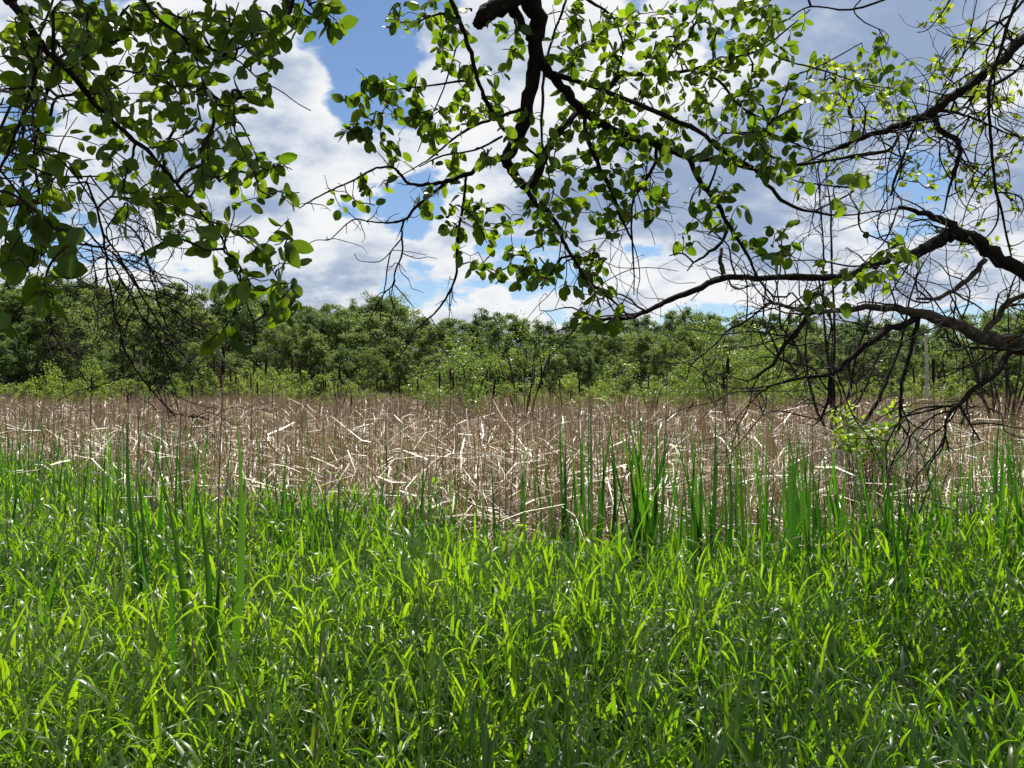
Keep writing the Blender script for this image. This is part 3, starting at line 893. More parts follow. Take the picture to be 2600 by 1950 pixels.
def build_clumps():
    rng = np.random.default_rng(9)
    # hand-set: front plant of four broad blades, base pixel and tips
    def clump(xb, d, tips, w, label, extra=3):
        foot = px(xb, 993, d); foot[2] = 0
        t = thing('cattail_clump', label, 'cattail plant', tuple(foot), 0, 'green cattail clumps')
        for (tx, ty, dd) in tips:
            tip = px(tx, ty, d + dd)
            b = foot + np.array([rng.normal(0, .02), rng.normal(0, .02), 0.02])
            link('leaf', blade(rng, foot, b, tip, w * 1.15 * rng.uniform(.85, 1.15), (rng.normal(0, .035), rng.normal(0, .035))), t)
        for _ in range(extra):
            tx, ty, dd = tips[int(rng.integers(len(tips)))]
            tip = px(tx + rng.normal(0, 120 / d), ty + rng.uniform(20, 420 / d), d + dd + rng.normal(0, .1))
            b = foot + np.array([rng.normal(0, .05), rng.normal(0, .05), 0.02])
            link('leaf', blade(rng, foot, b, tip, w * 1.1 * rng.uniform(.8, 1.15), (rng.normal(0, .035), rng.normal(0, .035))), t)
    clump(500, 2.75, [(409, 1200, .1), (497, 1215, 0), (600, 1052, .25), (432, 1325, -.1), (560, 1400, .05)], .03, 'tall cattail plant with broad dark blades rising from the open grass', 0)
    clump(392, 5.0, [(327, 1032, .1), (345, 1170, .2), (420, 1150, 0), (375, 1120, -.2)], .022, 'green cattail clump with one broad slanting blade before the pale litter')
    clump(285, 6.0, [(265, 1030, .1), (272, 1062, 0), (290, 1110, .3), (300, 1130, -.1), (250, 1180, 0), (310, 1190, .2)], .019, 'slim dark green cattail clump beside the slanting broad blade')
    clump(470, 5.4, [(440, 1090, 0), (455, 1075, .1), (487, 1120, 0), (510, 1065, .2), (528, 1060, -.1)], .018, 'green cattail clump standing behind the tall front plant')
    clump(1660, 5.2, [(1578, 1000, .1), (1625, 1000, .2), (1640, 1025, 0), (1600, 1075, -.1), (1668, 1035, .1), (1690, 1040, .2), (1645, 1120, 0), (1622, 1150, .1), (1700, 1085, 0), (1548, 1110, -.2)], .024,
          'tallest and densest green cattail clump, standing against the pale litter', 10)
    clump(1790, 4.9, [(1704, 1070, 0), (1750, 1060, .1), (1815, 1010, .2), (1770, 1090, 0), (1785, 1160, .1), (1830, 1180, 0), (1845, 1130, .1), (1735, 1190, -.1)], .024,
          'green cattail clump with long crossing blades beside the densest clump', 7)
    clump(1440, 5.6, [(1422, 1030, 0), (1427, 1110, .1), (1452, 1140, 0), (1380, 1150, .1), (1470, 1080, 0)], .02, 'thin green cattail clump on the open litter near the middle bush')
    clump(1505, 5.5, [(1500, 1010, .1), (1540, 1045, 0), (1480, 1090, .2), (1525, 1120, 0), (1560, 1030, 0)], .02, 'green cattail clump just beside the densest clump, on its left')
    clump(1072, 4.6, [(1077, 1150, 0), (1064, 1215, .05), (1092, 1240, 0)], .022, 'single dark upright cattail shoot in the grass below the glossy bush')
    clump(1255, 5.0, [(1247, 1150, 0), (1225, 1220, .1), (1270, 1230, 0)], .02, 'small dark cattail shoot between the forbs and the litter')
    # the rest, described by their order
    rest = []
    for (x, y, d, n) in [(25, 1130, 6.5, 4), (95, 1155, 7, 4), (170, 1150, 7.5, 5), (225, 1125, 6.8, 4), (620, 1160, 5.6, 5), (690, 1150, 5.8, 6), (735, 1130, 5.5, 5), (800, 1180, 5.2, 4), (850, 1190, 5, 4),
                         (935, 1180, 5.2, 4), (990, 1130, 7.5, 3), (1150, 1180, 6, 3), (1340, 1130, 5.8, 4), (1890, 1090, 5.6, 6), (1955, 1120, 5.2, 6), (2010, 1060, 5.5, 5), (2055, 1080, 4.6, 6),
                         (2110, 1140, 5.2, 5), (2170, 1150, 4.9, 4), (2240, 1105, 4.8, 5), (2290, 1110, 5.1, 5), (2345, 1150, 4.8, 5), (2400, 1190, 5.0, 4), (2450, 1170, 5.3, 5), (2545, 1020, 5.8, 5),
                         (2585, 1100, 4.6, 6), (1720, 1190, 4.4, 4), (1930, 1260, 4.0, 4), (2270, 1230, 3.9, 4), (1165, 1330, 4.2, 3), (760, 1290, 4.4, 4), (95, 1370, 4.0, 3), (330, 1300, 4.2, 3)]:
        rest.append((x, y, d, n))
    rest.sort()
    for i, (x, y, d, n) in enumerate(rest):
        tips = [(x + rng.normal(0, 130 / d), y + rng.uniform(0, 330 / d) * (k > 0), rng.normal(0, .12)) for k in range(n)]
        where = 'among the dead litter' if y < 1160 else 'where the grass meets the litter'
        clump(x + rng.normal(0, 12), d, tips, .019, f'narrow green cattail clump {where}, {nth(i)} such clump from the left')


build_clumps()


# ------------------------------------------------------------------ broad leaves of the overhanging trees
def leaf_template(rng, na=7, half=2, curl=0.18, fold=0.2, ratio=0.64, petiole=True):
    """an oval pointed leaf of unit length along +X, face up +Z; returns verts, quads, uv"""
    s = np.linspace(0, 1, na + 1)
    w = ratio * 0.5 * np.sin(math.pi * np.clip(s, 0, 1) ** 0.92) ** 0.6
    w[-1] = 0.004; w[0] = 0.012
    k = np.linspace(-1, 1, 2 * half + 1)
    wav = rng.normal(0, 0.012, (na + 1, 2 * half + 1))
    X = 0.14 + s[:, None] + 0 * k[None]
    Y = w[:, None] * k[None]
    Z = -curl * (s[:, None] - 0.15) ** 2 + fold * np.abs(Y) * (1 - 0.6 * np.abs(k[None])) + wav * (np.abs(k[None]) > .6)
    V = np.stack([X, Y, Z], -1).reshape(-1, 3)
    c = 2 * half + 1
    r = np.arange(na)[:, None] * c + np.arange(c - 1)[None]
    F = np.stack([r, r + 1, r + c + 1, r + c], -1).reshape(-1, 4)
    uv = np.stack([np.broadcast_to(0.5 + 0.5 * k[None] * (w[:, None] / w.max()), X.shape), np.broadcast_to(s[:, None], X.shape)], -1).reshape(-1, 2)
    if petiole:
        n0 = len(V)
        pr = 0.011
        tri = np.array([[0, pr, 0], [0, -pr * .5, pr * .87], [0, -pr * .5, -pr * .87]])
        PV = np.concatenate([tri + [-0.06, 0, 0.015], tri * .8 + [0.16, 0, -0.004]])
        V = np.vstack([V, PV])
        F = np.vstack([F, n0 + np.array([[0, 1, 4, 3], [1, 2, 5, 4], [2, 0, 3, 5]])])
        uv = np.vstack([uv, np.tile([[.5, .1]], (6, 1))])
    return V, F, uv


_lr = np.random.default_rng(3)
LEAVES = [leaf_template(_lr, curl=c, fold=f, ratio=r) for c, f, r in
          [(.10, .18, .66), (.28, .12, .60), (.05, .30, .70), (.40, .22, .62), (.18, -.06, .58), (-.10, .2, .66), (.22, .35, .55), (.6, .1, .62)]]
LEAF_MESH = []
for V_, F_, U_ in LEAVES:
    LEAF_MESH.append(mesh_np('leaf', V_, F_, M['leaf'], {'tint': np.full(len(V_), 0.0)}, U_))


def frame(d, nrm):
    """rotation with x along the leaf, z along its normal"""
    x = unit(d)
    z = unit(nrm - x * (nrm * x).sum(-1, keepdims=True))
    y = np.cross(z, x)
    return np.stack([x, y, z], -1)


class Tree:
    """an overhanging tree: limbs traced as 3-D paths, twigs grown out to leaf clusters, leaves"""
    def __init__(s, foot, seed):
        s.foot = np.asarray(foot, float)
        s.rng = np.random.default_rng(seed)
        s.limbs, s.nodes, s.twigs, s.leaves = [], [], [], []
        s.bare = []
    def limb(s, pts, name='branch', mat='bark', wob=0.25, sides=8, step=4, rough=0.16):
        """pts: rows x, y, z, radius"""
        P = smooth_path(pts, step)
        n = len(P)
        j = s.rng.normal(0, 1, (n, 3)); j[0] = j[-1] = 0
        P[:, :3] += j * P[:, 3:4] * wob
        s.limbs.append((name, P, mat, sides, rough))
        for p in P: s.nodes.append((p[:3], p[3]))
        return P
    def trace(s, path, **kw):
        """path: rows x_px, y_px, depth, thickness_px (of the photograph)"""
        pts = []
        for x, y, d, w in path:
            p = px(x, y, d)
            pts.append([*p, max(0.0012, w * d / FPX / 2)])
        return s.limb(pts, **kw)
    def grow(s, targets):
        """join the leaf clusters to the limbs by twigs, the shortest reach first"""
        T = np.asarray(targets, float)
        pos = np.array([p for p, _ in s.nodes])
        par = [-1] * len(pos)
        D = np.linalg.norm(T[:, None] - pos[None], axis=-1)
        best = D.min(1); arg = D.argmin(1)
        done = np.zeros(len(T), bool)
        pos = list(pos)
        edges, owner = [], {}
        pathlen = [0.0] * len(pos)
        for _ in range(len(T)):
            i = int(np.where(done, 1e9, best).argmin())
            done[i] = True
            a = pos[arg[i]]; q = T[i]
            L = np.linalg.norm(q - a)
            dirn = (q - a) / (L + 1e-9)
            perp = s.rng.normal(0, 1, 3) * 0.10 * L
            perp[2] += 0.07 * L
            pts = [a]
            for f in (0.3, 0.62):
                pts.append(a + (q - a) * f + perp * math.sin(math.pi * f) + s.rng.normal(0, 0.018, 3) * min(L * 3, 1))
            pts.append(q)
            prev = int(arg[i])
            e = len(edges)
            edges.append([pts, owner.get(prev, -1)])
            for k, p in enumerate(pts[1:]):
                pos.append(p)
                owner[len(pos) - 1] = e
                nd = np.linalg.norm(T - p, axis=-1)
                nd = nd + 0.06
                m = (nd < best) & ~done
                best[m] = nd[m]; arg[m] = len(pos) - 1
        cnt = np.ones(len(edges))
        for e in range(len(edges) - 1, -1, -1):
            if edges[e][1] >= 0: cnt[edges[e][1]] += cnt[e]
        for e, (pts, par_) in enumerate(edges):
            r1 = 0.0011 * cnt[e] ** 0.42 + 0.0004
            P = smooth_path(pts, 2)
            s.twigs.append((P, np.linspace(r1 * 1.15, r1 * 0.85, len(P))))
        return [(T[i], unit(np.asarray(edges[k][0][-1]) - np.asarray(edges[k][0][-2]))) for k, i in enumerate([None] * 0)] or edges
    def cluster(s, p, t, n, size, spread=0.045):
        r = s.rng
        for k in range(n):
            q = p - t * r.uniform(0, spread * 1.6) + r.normal(0, 0.004, 3)
            d = unit(t * r.uniform(0.1, 0.9) + r.normal(0, 0.75, 3) + np.array([0, 0, -0.42]))
            nr = r.normal(0, 0.75, 3) + np.array([0, (0.75 if r.random() < .5 else -0.75), 0.55])
            s.leaves.append((q, frame(d, nr), size * r.uniform(0.55, 1.25), int(r.integers(len(LEAVES))), r.random()))
    def spurs(s, P, n, ln=(0.015, 0.06), r=0.0012):
        for _ in range(n):
            i = s.rng.integers(1, len(P))
            d = unit(s.rng.normal(0, 1, 3) + unit(P[i] - P[i - 1]) * 0.6)
            L = s.rng.uniform(*ln)
            s.bare.append((np.array([P[i], P[i] + d * L]), np.array([r, r * .6])))
    def bare_twig(s, start, d, L, r0, depth=1, droop=0.15, kids=(2, 5), crook=0.6):
        rg = s.rng
        n = max(4, int(L / 0.075))
        P = [np.asarray(start, float)]
        d = unit(d)
        for _ in range(n):
            d = unit(d + rg.normal(0, crook, 3) * 0.55 + np.array([0, 0, -droop * 0.2]))
            P.append(P[-1] + d * L / n)
        P = smooth_path(np.array(P), 2)
        R = np.linspace(r0, max(r0 * 0.4, 0.0011), len(P))
        s.bare.append((P, R))
        s.spurs(P, max(1, int(L * 6)), (.008, .04), min(r0 * .6, .0014))
        if depth > 0:
            for _ in range(rg.integers(*kids)):
                i = rg.integers(1, len(P) - 1)
                dd = unit(unit(P[i + 1] - P[i]) * 0.8 + rg.normal(0, 0.8, 3))
                s.bare_twig(P[i], dd, L * rg.uniform(0.35, 0.7), R[i] * 0.65, depth - 1, droop, kids, crook)
    def twigs_along(s, P, n, L=(0.2, 0.6), depth=1, r0=0.003, droop=0.15, lo=0.15, up=0.0):
        for _ in range(n):
            i = s.rng.integers(int(len(P) * lo), len(P) - 1)
            d = unit(P[i + 1, :3] - P[i, :3]) * 0.6 + s.rng.normal(0, 0.75, 3) + np.array([0, 0, up])
            s.bare_twig(P[i, :3], d, s.rng.uniform(*L), min(r0, P[i, 3] * 0.7 + .0006), depth, droop)
    def build(s, name, label, group, max_leaf=300, leaf_mat='leaf'):
        root = thing(name, label, 'tree', tuple(s.foot), 0, group)
        for nm, P, mat, sides, rough in s.limbs:
            b = Bag()
            tube(b, P[:, :3], P[:, 3], sides, 0.5, rough=rough, rng=s.rng)
            link(nm, b.mesh(nm, M[mat], s.foot), root)
        b = Bag()
        for P, R in s.twigs + s.bare:
            tube(b, P, R, 4, 0.5, cap=False, rng=s.rng)
        if b.n:
            tag(link('twigs', b.mesh('twigs', M['twig'], s.foot), root), kind='stuff')
        if s.leaves:
            q = np.array([l[0] for l in s.leaves]); size = np.array([l[2] for l in s.leaves])
            u = q[:, 0] / q[:, 1] * FPX + 1300; v = 975 - (q[:, 2] - EYE) / q[:, 1] * FPX
            vis = (u > 10) & (u < 2590) & (v > 10) & (q[:, 1] > 0.3)
            score = np.where(vis, size / q[:, 1], 0)
            order = np.argsort(-score)
            single = set(order[:max_leaf].tolist()) if leaf_mat == 'leaf' else set()
            rest = Bag()
            for i, (p, R, sz, k, t) in enumerate(s.leaves):
                if i in single and score[i] > 0:
                    o = link('leaf', LEAF_MESH[k], root)
                    mtx = Matrix.Identity(4)
                    for a in range(3):
                        for c in range(3): mtx[a][c] = R[a, c] * sz
                        mtx[a][3] = p[a] - s.foot[a]
                    o.matrix_local = mtx
                else:
                    V, F, U = LEAVES[k]
                    rest.add((V * sz) @ R.T + p, F, t, U)
            if rest.n:
                tag(link('foliage', rest.mesh('foliage', M[leaf_mat], s.foot, uv=True), root), kind='stuff')
        return root


def in_poly(rng, poly, n):
    P = np.asarray(poly, float)
    lo, hi = P.min(0), P.max(0)
    out = []
    while len(out) < n:
        q = rng.uniform(lo, hi)
        c = False
        j = len(P) - 1
        for i in range(len(P)):
            if (P[i, 1] > q[1]) != (P[j, 1] > q[1]) and q[0] < (P[j, 0] - P[i, 0]) * (q[1] - P[i, 1]) / (P[j, 1] - P[i, 1]) + P[i, 0]: c = not c
            j = i
        if c: out.append(q)
    return out


def rect(x0, y0, x1, y1):
    return [(x0, y0), (x1, y0), (x1, y1), (x0, y1)]


def foliate(tree, zones, leaf_size=0.05):
    """zones: polygon in photograph pixels, clusters, depth range, leaves per cluster"""
    T, N, S = [], [], []
    for poly, n, (d0, d1), (a, b), *ex in zones:
        for q in in_poly(tree.rng, poly, n):
            T.append(px(q[0], q[1], tree.rng.uniform(d0, d1))); N.append(int(tree.rng.integers(a, b + 1))); S.append(ex[0] if ex else leaf_size)
    T = np.array(T)
    order = {tuple(np.round(t, 6)): (n, sz) for t, n, sz in zip(T, N, S)}
    for pts, _ in tree.grow(T):
        p = np.asarray(pts[-1]); t = unit(p - np.asarray(pts[-2]))
        n, sz = order[tuple(np.round(p, 6))]
        tree.cluster(p, t, n, sz)


def canopy(tree, blobs, size=0.055):
    """the rest of the crown above the picture: it shades what the picture shows"""
    r = tree.rng
    for (x, y, z), R, n in blobs:
        c = np.array([x, y, z])
        above = [k for k in tree.nodes if k[0][1] < 0.6 or (k[0][2] - EYE) / k[0][1] > 0.50 or abs(k[0][0]) > 0.68 * k[0][1]]
        near = min(above, key=lambda k: np.linalg.norm(k[0] - c))[0]
        P = smooth_path([near, (near + c) / 2 + r.normal(0, .08, 3), c], 3)
        tree.twigs.append((P, np.linspace(.006, .003, len(P))))
        for _ in range(n // 6):
            p = c + unit(r.normal(0, 1, 3)) * R * r.uniform(0.2, 1) ** 0.5 * np.array([1, 1, .7])
            tree.twigs.append((np.array([c, (c + p) / 2 + r.normal(0, .03, 3), p]), np.array([.003, .002, .0012])))
            tree.cluster(p, unit(p - c), 6, size, 0.09)


# ---- the leafy tree at the left
def left_tree():
    t = Tree((-2.25, 0.0, 0), 501)
    Z = lambda L, d=1.75, w=None, o=(0, 0): [(o[0] + x / 2.458, o[1] + y / 2.458, dd, ww / 2.458) for x, y, dd, ww in L]
    entry = px(28, 0, 1.75)
    t.limb([(-2.25, 0, -.05, .075), (-2.3, .15, 1.0, .065), (-2.1, .5, 2.0, .05), (-1.75, 1.1, 2.7, .036), (*(entry + np.array([-.12, -.1, .16])), .021), (*entry, .018)], name='trunk')
    L1 = t.trace(Z([(70, 0, 1.75, 50), (150, 120, 1.76, 46), (240, 260, 1.78, 44), (330, 350, 1.8, 40), (450, 470, 1.8, 36), (570, 620, 1.83, 34), (700, 750, 1.86, 32), (840, 880, 1.9, 30),
                    (930, 950, 1.9, 26), (1050, 1090, 1.93, 22), (1150, 1200, 1.95, 18), (1280, 1360, 1.98, 15)]))
    t.trace(Z([(1280, 10, 1.98, 14), (1370, 100, 2.0, 12), (1430, 250, 2.0, 10), (1500, 420, 2.0, 10), (1560, 600, 1.98, 9), (1595, 700, 1.97, 8), (1580, 790, 1.97, 6)], o=(0, 550)), sides=6)
    t.trace(Z([(1280, 10, 1.98, 12), (1480, 110, 2.05, 10), (1620, 215, 2.08, 9), (1700, 330, 2.1, 8), (1790, 500, 2.1, 6)], o=(0, 550)), sides=6)
    t.trace(Z([(1500, 440, 2.0, 8), (1460, 600, 1.95, 7), (1385, 715, 1.93, 6)], o=(0, 550)), sides=5)
    L2 = t.trace(Z([(250, 280, 1.78, 26), (230, 430, 1.72, 24), (190, 570, 1.7, 22), (150, 700, 1.68, 20), (80, 880, 1.65, 18), (0, 1060, 1.62, 16), (-60, 1200, 1.6, 12)]))
    L3 = t.trace(Z([(330, 80, 1.9, 20), (335, 400, 1.95, 22), (290, 600, 2.0, 20), (230, 830, 2.0, 17), (210, 970, 2.05, 12)]))
    L4 = t.trace(Z([(860, -40, 1.6, 22), (980, 110, 1.62, 20), (1130, 220, 1.66, 17), (1220, 360, 1.7, 14), (1300, 600, 1.75, 10), (1420, 680, 1.8, 8), (1500, 770, 1.8, 6)]))
    L5 = t.trace(Z([(1130, 220, 1.66, 14), (1350, 320, 1.7, 12), (1500, 390, 1.75, 11), (1620, 500, 1.78, 9), (1740, 560, 1.8, 8), (1850, 640, 1.8, 6), (1940, 690, 1.82, 5)]))
    t.trace(Z([(1840, -80, 1.75, 12), (1960, 60, 1.8, 10), (2030, 170, 1.85, 8), (2060, 240, 1.87, 5)]))
    t.trace(Z([(840, 885, 1.9, 18), (830, 960, 1.88, 16), (790, 1080, 1.85, 12), (760, 1200, 1.83, 9)]))
    t.trace(Z([(0, 935, 1.7, 8), (180, 1030, 1.75, 12), (350, 1100, 1.8, 12), (620, 1100, 1.86, 9)]))
    # bare hanging twigs at the bottom
    o = (0, 550)
    B = [[(540, -220, 2.2, 15), (600, -50, 2.2, 15), (650, 140, 2.2, 15), (670, 350, 2.2, 14), (700, 520, 2.2, 13), (740, 680, 2.2, 12), (780, 830, 2.2, 12), (850, 960, 2.22, 10), (920, 1050, 2.22, 9), (1020, 1170, 2.25, 8), (1120, 1238, 2.25, 6), (1260, 1250, 2.25, 4)],
         [(520, 60, 2.3, 13), (620, 180, 2.3, 13), (750, 380, 2.3, 12), (880, 620, 2.32, 11), (960, 720, 2.32, 10), (1050, 870, 2.35, 8), (1140, 1000, 2.35, 6), (1200, 1060, 2.35, 4)],
         [(640, 100, 2.25, 13), (740, 240, 2.25, 13), (830, 400, 2.25, 12), (950, 600, 2.28, 11), (1050, 760, 2.3, 9), (1150, 870, 2.3, 7), (1260, 1010, 2.3, 4)],
         [(740, 20, 2.4, 10), (870, 130, 2.4, 12), (930, 330, 2.4, 11), (1000, 560, 2.4, 10), (1060, 720, 2.4, 8), (1180, 850, 2.4, 5), (1330, 860, 2.4, 4)],
         [(300, 80, 2.1, 12), (500, 170, 2.12, 14), (650, 200, 2.15, 13), (800, 330, 2.2, 10), (900, 480, 2.25, 8), (1100, 590, 2.3, 6), (1220, 720, 2.3, 4)],
         [(570, 170, 2.5, 8), (590, 330, 2.5, 8), (605, 470, 2.5, 6), (625, 545, 2.5, 4)],
         [(300, 440, 2.6, 6), (310, 600, 2.6, 7), (330, 720, 2.6, 6), (400, 800, 2.6, 5), (460, 830, 2.6, 4)],
         [(560, -260, 2.5, 10), (760, -20, 2.5, 9), (900, 60, 2.5, 8), (1040, 180, 2.5, 6), (1150, 160, 2.5, 4)],
         [(700, -300, 2.5, 9), (900, -120, 2.5, 8), (1060, -70, 2.5, 6), (1230, 35, 2.5, 4)]]
    for b in B:
        P = t.trace(Z(b, o=o), name='hanging_twig', sides=5, wob=0.5)
        t.twigs_along(P, 11, (0.06, 0.26), 1, 0.0022, 0.3, 0.2)
        t.spurs(P[:, :3], 8)
    for P in (L2, L3): t.twigs_along(P, 10, (0.1, 0.4), 1, 0.003, 0.2)
    # dead limb crossing the left edge
    P = t.trace(Z([(-260, 1275, 2.5, 54), (-60, 1262, 2.5, 52), (120, 1262, 2.5, 46), (290, 1258, 2.52, 34)]), name='dead_limb', mat='mossy_bark')
    t.twigs_along(P, 7, (0.1, 0.5), 1, 0.004)
    foliate(t, [([(0, 0), (560, 0), (790, 0), (740, 120), (690, 250), (560, 320), (640, 380), (700, 480), (640, 560), (480, 430), (300, 300), (120, 200), (0, 150)], 215, (1.6, 2.6), (3, 5), .044),
                ([(640, 400), (760, 420), (770, 560), (660, 560)], 10, (1.9, 2.2), (3, 5), .05),
                ([(0, 150), (120, 200), (300, 300), (480, 430), (600, 620), (450, 600), (250, 500), (0, 540)], 84, (1.6, 2.6), (3, 4), .045),
                ([(0, 540), (170, 560), (185, 720), (70, 820), (0, 850)], 17, (1.55, 1.9), (3, 5), .058),
                ([(500, 580), (740, 560), (770, 700), (730, 800), (700, 870), (650, 820), (560, 720)], 30, (1.8, 2.15), (3, 5), .05),
                ([(490, 820), (600, 800), (600, 880), (520, 890)], 3, (1.85, 2.0), (3, 4), .055),
                ([(780, 0), (850, 0), (890, 110), (830, 130)], 8, (1.75, 1.95), (3, 4), .044),
                ([(200, 480), (480, 560), (400, 700), (260, 660)], 7, (1.7, 2.1), (1, 2), .055)])
    canopy(t, [((-1.5, 1.7, 2.95), .5, 461), ((-.95, 2.0, 3.0), .5, 503), ((-.55, 1.8, 2.95), .4, 280), ((-1.2, 2.4, 3.4), .6, 588), ((-.6, 2.6, 3.5), .5, 420), ((-1.9, 2.2, 3.2), .6, 503),
               ((-2.2, 1.0, 3.0), .7, 336), ((-1.6, 3.0, 4.0), .7, 503), ((-.9, 3.2, 4.1), .6, 364), ((-2.6, 2.6, 3.4), .7, 336), ((-1.9, .2, 3.2), .7, 224), ((-1.3, 1.2, 2.9), .5, 280)])
    t.build('buckthorn_tree', 'leafy tree at the left with dark green oval leaves hanging over the grass', 'trees overhanging the marsh')


left_tree()


# ---- the tree overhead in the middle
def centre_tree():
    t = Tree((1.5, -1.1, 0), 502)
    def Z(L, o=(800, 0)): return [(o[0] + x / 2.458, o[1] + y / 2.458, dd, ww / 2.458) for x, y, dd, ww in L]
    z3, z5, z6 = (1700, 0), (800, 550), (1700, 550)
    e = px(800 + 1330 / 2.458, -30, 2.55)
    t.limb([(1.5, -1.1, -.05, .11), (1.55, -1.0, 1.2, .095), (1.35, -.5, 2.4, .08), (.95, .5, 3.2, .06), (.45, 1.6, 3.35, .048), (*(e + np.array([.1, -.35, .22])), .040), (*e, .037)], name='trunk', sides=10)
    t.trace(Z([(1330, -40, 2.55, 130), (1385, 120, 2.6, 112), (1388, 250, 2.62, 98), (1372, 400, 2.65, 90), (1340, 600, 2.68, 82), (1310, 750, 2.7, 78), (1260, 870, 2.72, 80), (1200, 965, 2.72, 82),
               (1215, 1040, 2.73, 60), (1262, 1110, 2.74, 56), (1325, 1165, 2.75, 54), (1390, 1085, 2.78, 56), (1440, 960, 2.8, 56), (1485, 875, 2.82, 50), (1580, 760, 2.86, 40), (1680, 670, 2.9, 36),
               (1850, 530, 2.95, 34), (1900, 475, 2.97, 28), (2050, 460, 3.0, 26), (2212, 456, 3.05, 24), (2340, 436, 3.1, 20), (2510, 396, 3.15, 18), (2690, 340, 3.2, 15), (2800, 300, 3.2, 12), (2950, 180, 3.2, 10), (3090, 60, 3.2, 7)]), step=3, sides=10, wob=.15)
    t.trace(Z([(1270, -30, 2.5, 120), (1150, 40, 2.48, 112), (1070, 85, 2.46, 108), (1030, 140, 2.45, 84), (1020, 168, 2.45, 50)]), name='stub', sides=10, wob=.1)
    t.trace(Z([(1190, 0, 2.5, 75), (1260, 100, 2.54, 70), (1330, 210, 2.58, 66), (1375, 300, 2.62, 60)]), sides=8)
    t.trace(Z([(1400, 370, 2.64, 70), (1500, 480, 2.68, 60), (1600, 600, 2.72, 58), (1680, 700, 2.75, 54), (1850, 800, 2.8, 48), (2000, 870, 2.84, 44), (2212, 940, 2.9, 40), (2330, 985, 2.93, 36), (2510, 1000, 2.95, 30), (2740, 1055, 3.0, 27),
               (2980, 1030, 3.05, 18), (3210, 1000, 3.1, 14), (3380, 965, 3.12, 10), (3550, 940, 3.15, 8)]))
    t.trace(Z([(1430, 465, 2.66, 40), (1560, 480, 2.64, 34), (1800, 560, 2.62, 32), (2000, 650, 2.6, 30), (2212, 735, 2.6, 30), (2410, 830, 2.65, 28), (2510, 920, 2.75, 26), (2670, 1010, 2.9, 24), (2740, 1055, 3.0, 20),
               (2850, 1180, 3.0, 22), (2940, 1270, 3.0, 22), (3100, 1320, 3.0, 16), (3300, 1345, 3.0, 12), (3560, 1310, 3.0, 8)]))
    t.trace(Z([(1680, 700, 2.75, 30), (1700, 850, 2.72, 30), (1780, 1050, 2.7, 26), (1850, 1200, 2.68, 24), (1900, 1330, 2.66, 20), (1975, 1495, 2.65, 14)]))
    C5 = t.trace(Z([(1200, 965, 2.72, 44), (1080, 1020, 2.7, 36), (930, 1090, 2.66, 32), (800, 1140, 2.62, 28), (700, 1150, 2.6, 24), (590, 1145, 2.58, 20), (520, 1080, 2.56, 18), (490, 1045, 2.55, 16), (380, 1050, 2.53, 14), (270, 1110, 2.5, 12), (140, 1170, 2.48, 11), (0, 1240, 2.45, 10), (-100, 1300, 2.45, 7)]))
    C5b = t.trace(Z([(810, 1150, 2.62, 22), (700, 1240, 2.6, 20), (620, 1300, 2.6, 18), (560, 1370, 2.58, 16), (450, 1390, 2.56, 12), (350, 1385, 2.55, 10), (230, 1375, 2.55, 8), (100, 1490, 2.53, 6), (45, 1497, 2.53, 5)]))
    C5c = t.trace(Z([(555, 20, 2.58, 14), (540, 100, 2.58, 13), (545, 230, 2.58, 11), (500, 340, 2.58, 10), (490, 420, 2.58, 9), (430, 480, 2.58, 8), (380, 560, 2.58, 7), (330, 660, 2.58, 4)], z5))
    t.trace(Z([(545, 130, 2.58, 10), (475, 220, 2.6, 9), (450, 330, 2.6, 9), (435, 450, 2.6, 7), (415, 540, 2.6, 6), (408, 650, 2.6, 4)], z5), sides=5)
    t.trace(Z([(490, 420, 2.58, 8), (560, 500, 2.57, 7), (622, 572, 2.56, 4)], z5), sides=5)
    t.trace(Z([(470, 222, 2.6, 7), (400, 280, 2.6, 7), (280, 276, 2.6, 5), (244, 232, 2.6, 4)], z5), sides=5)
    t.trace(Z([(480, 210, 2.6, 6), (560, 215, 2.6, 5), (695, 240, 2.6, 4)], z5), sides=5)
    t.trace(Z([(840, -30, 2.4, 30), (900, 130, 2.42, 30), (960, 300, 2.45, 28), (1000, 430, 2.48, 26), (1040, 560, 2.5, 26), (1090, 670, 2.55, 28), (1150, 760, 2.58, 26), (1200, 830, 2.6, 20), (1300, 900, 2.65, 18), (1390, 985, 2.75, 16)]))
    t.trace(Z([(980, 60, 2.46, 22), (850, 75, 2.45, 16), (700, 110, 2.45, 12), (580, 180, 2.45, 8)]), sides=6)
    t.trace(Z([(1290, 680, 2.7, 26), (1150, 730, 2.66, 20), (1000, 780, 2.62, 18), (860, 870, 2.6, 14), (730, 980, 2.58, 10), (600, 1060, 2.56, 7), (470, 1130, 2.55, 5)]))
    t.trace(Z([(970, 495, 2.5, 16), (800, 525, 2.48, 12), (580, 548, 2.46, 9), (420, 560, 2.46, 7), (300, 500, 2.45, 5)]))
    t.trace(Z([(1170, 850, 2.62, 16), (1000, 935, 2.6, 13), (800, 970, 2.58, 11), (650, 1040, 2.55, 8)]), sides=6)
    t.trace(Z([(490, 575, 2.46, 8), (440, 670, 2.46, 7), (340, 790, 2.45, 5), (220, 830, 2.45, 4)]), sides=5)
    t.trace(Z([(880, 300, 2.5, 10), (800, 560, 2.5, 9), (720, 740, 2.5, 8), (640, 950, 2.5, 6)]), sides=5)
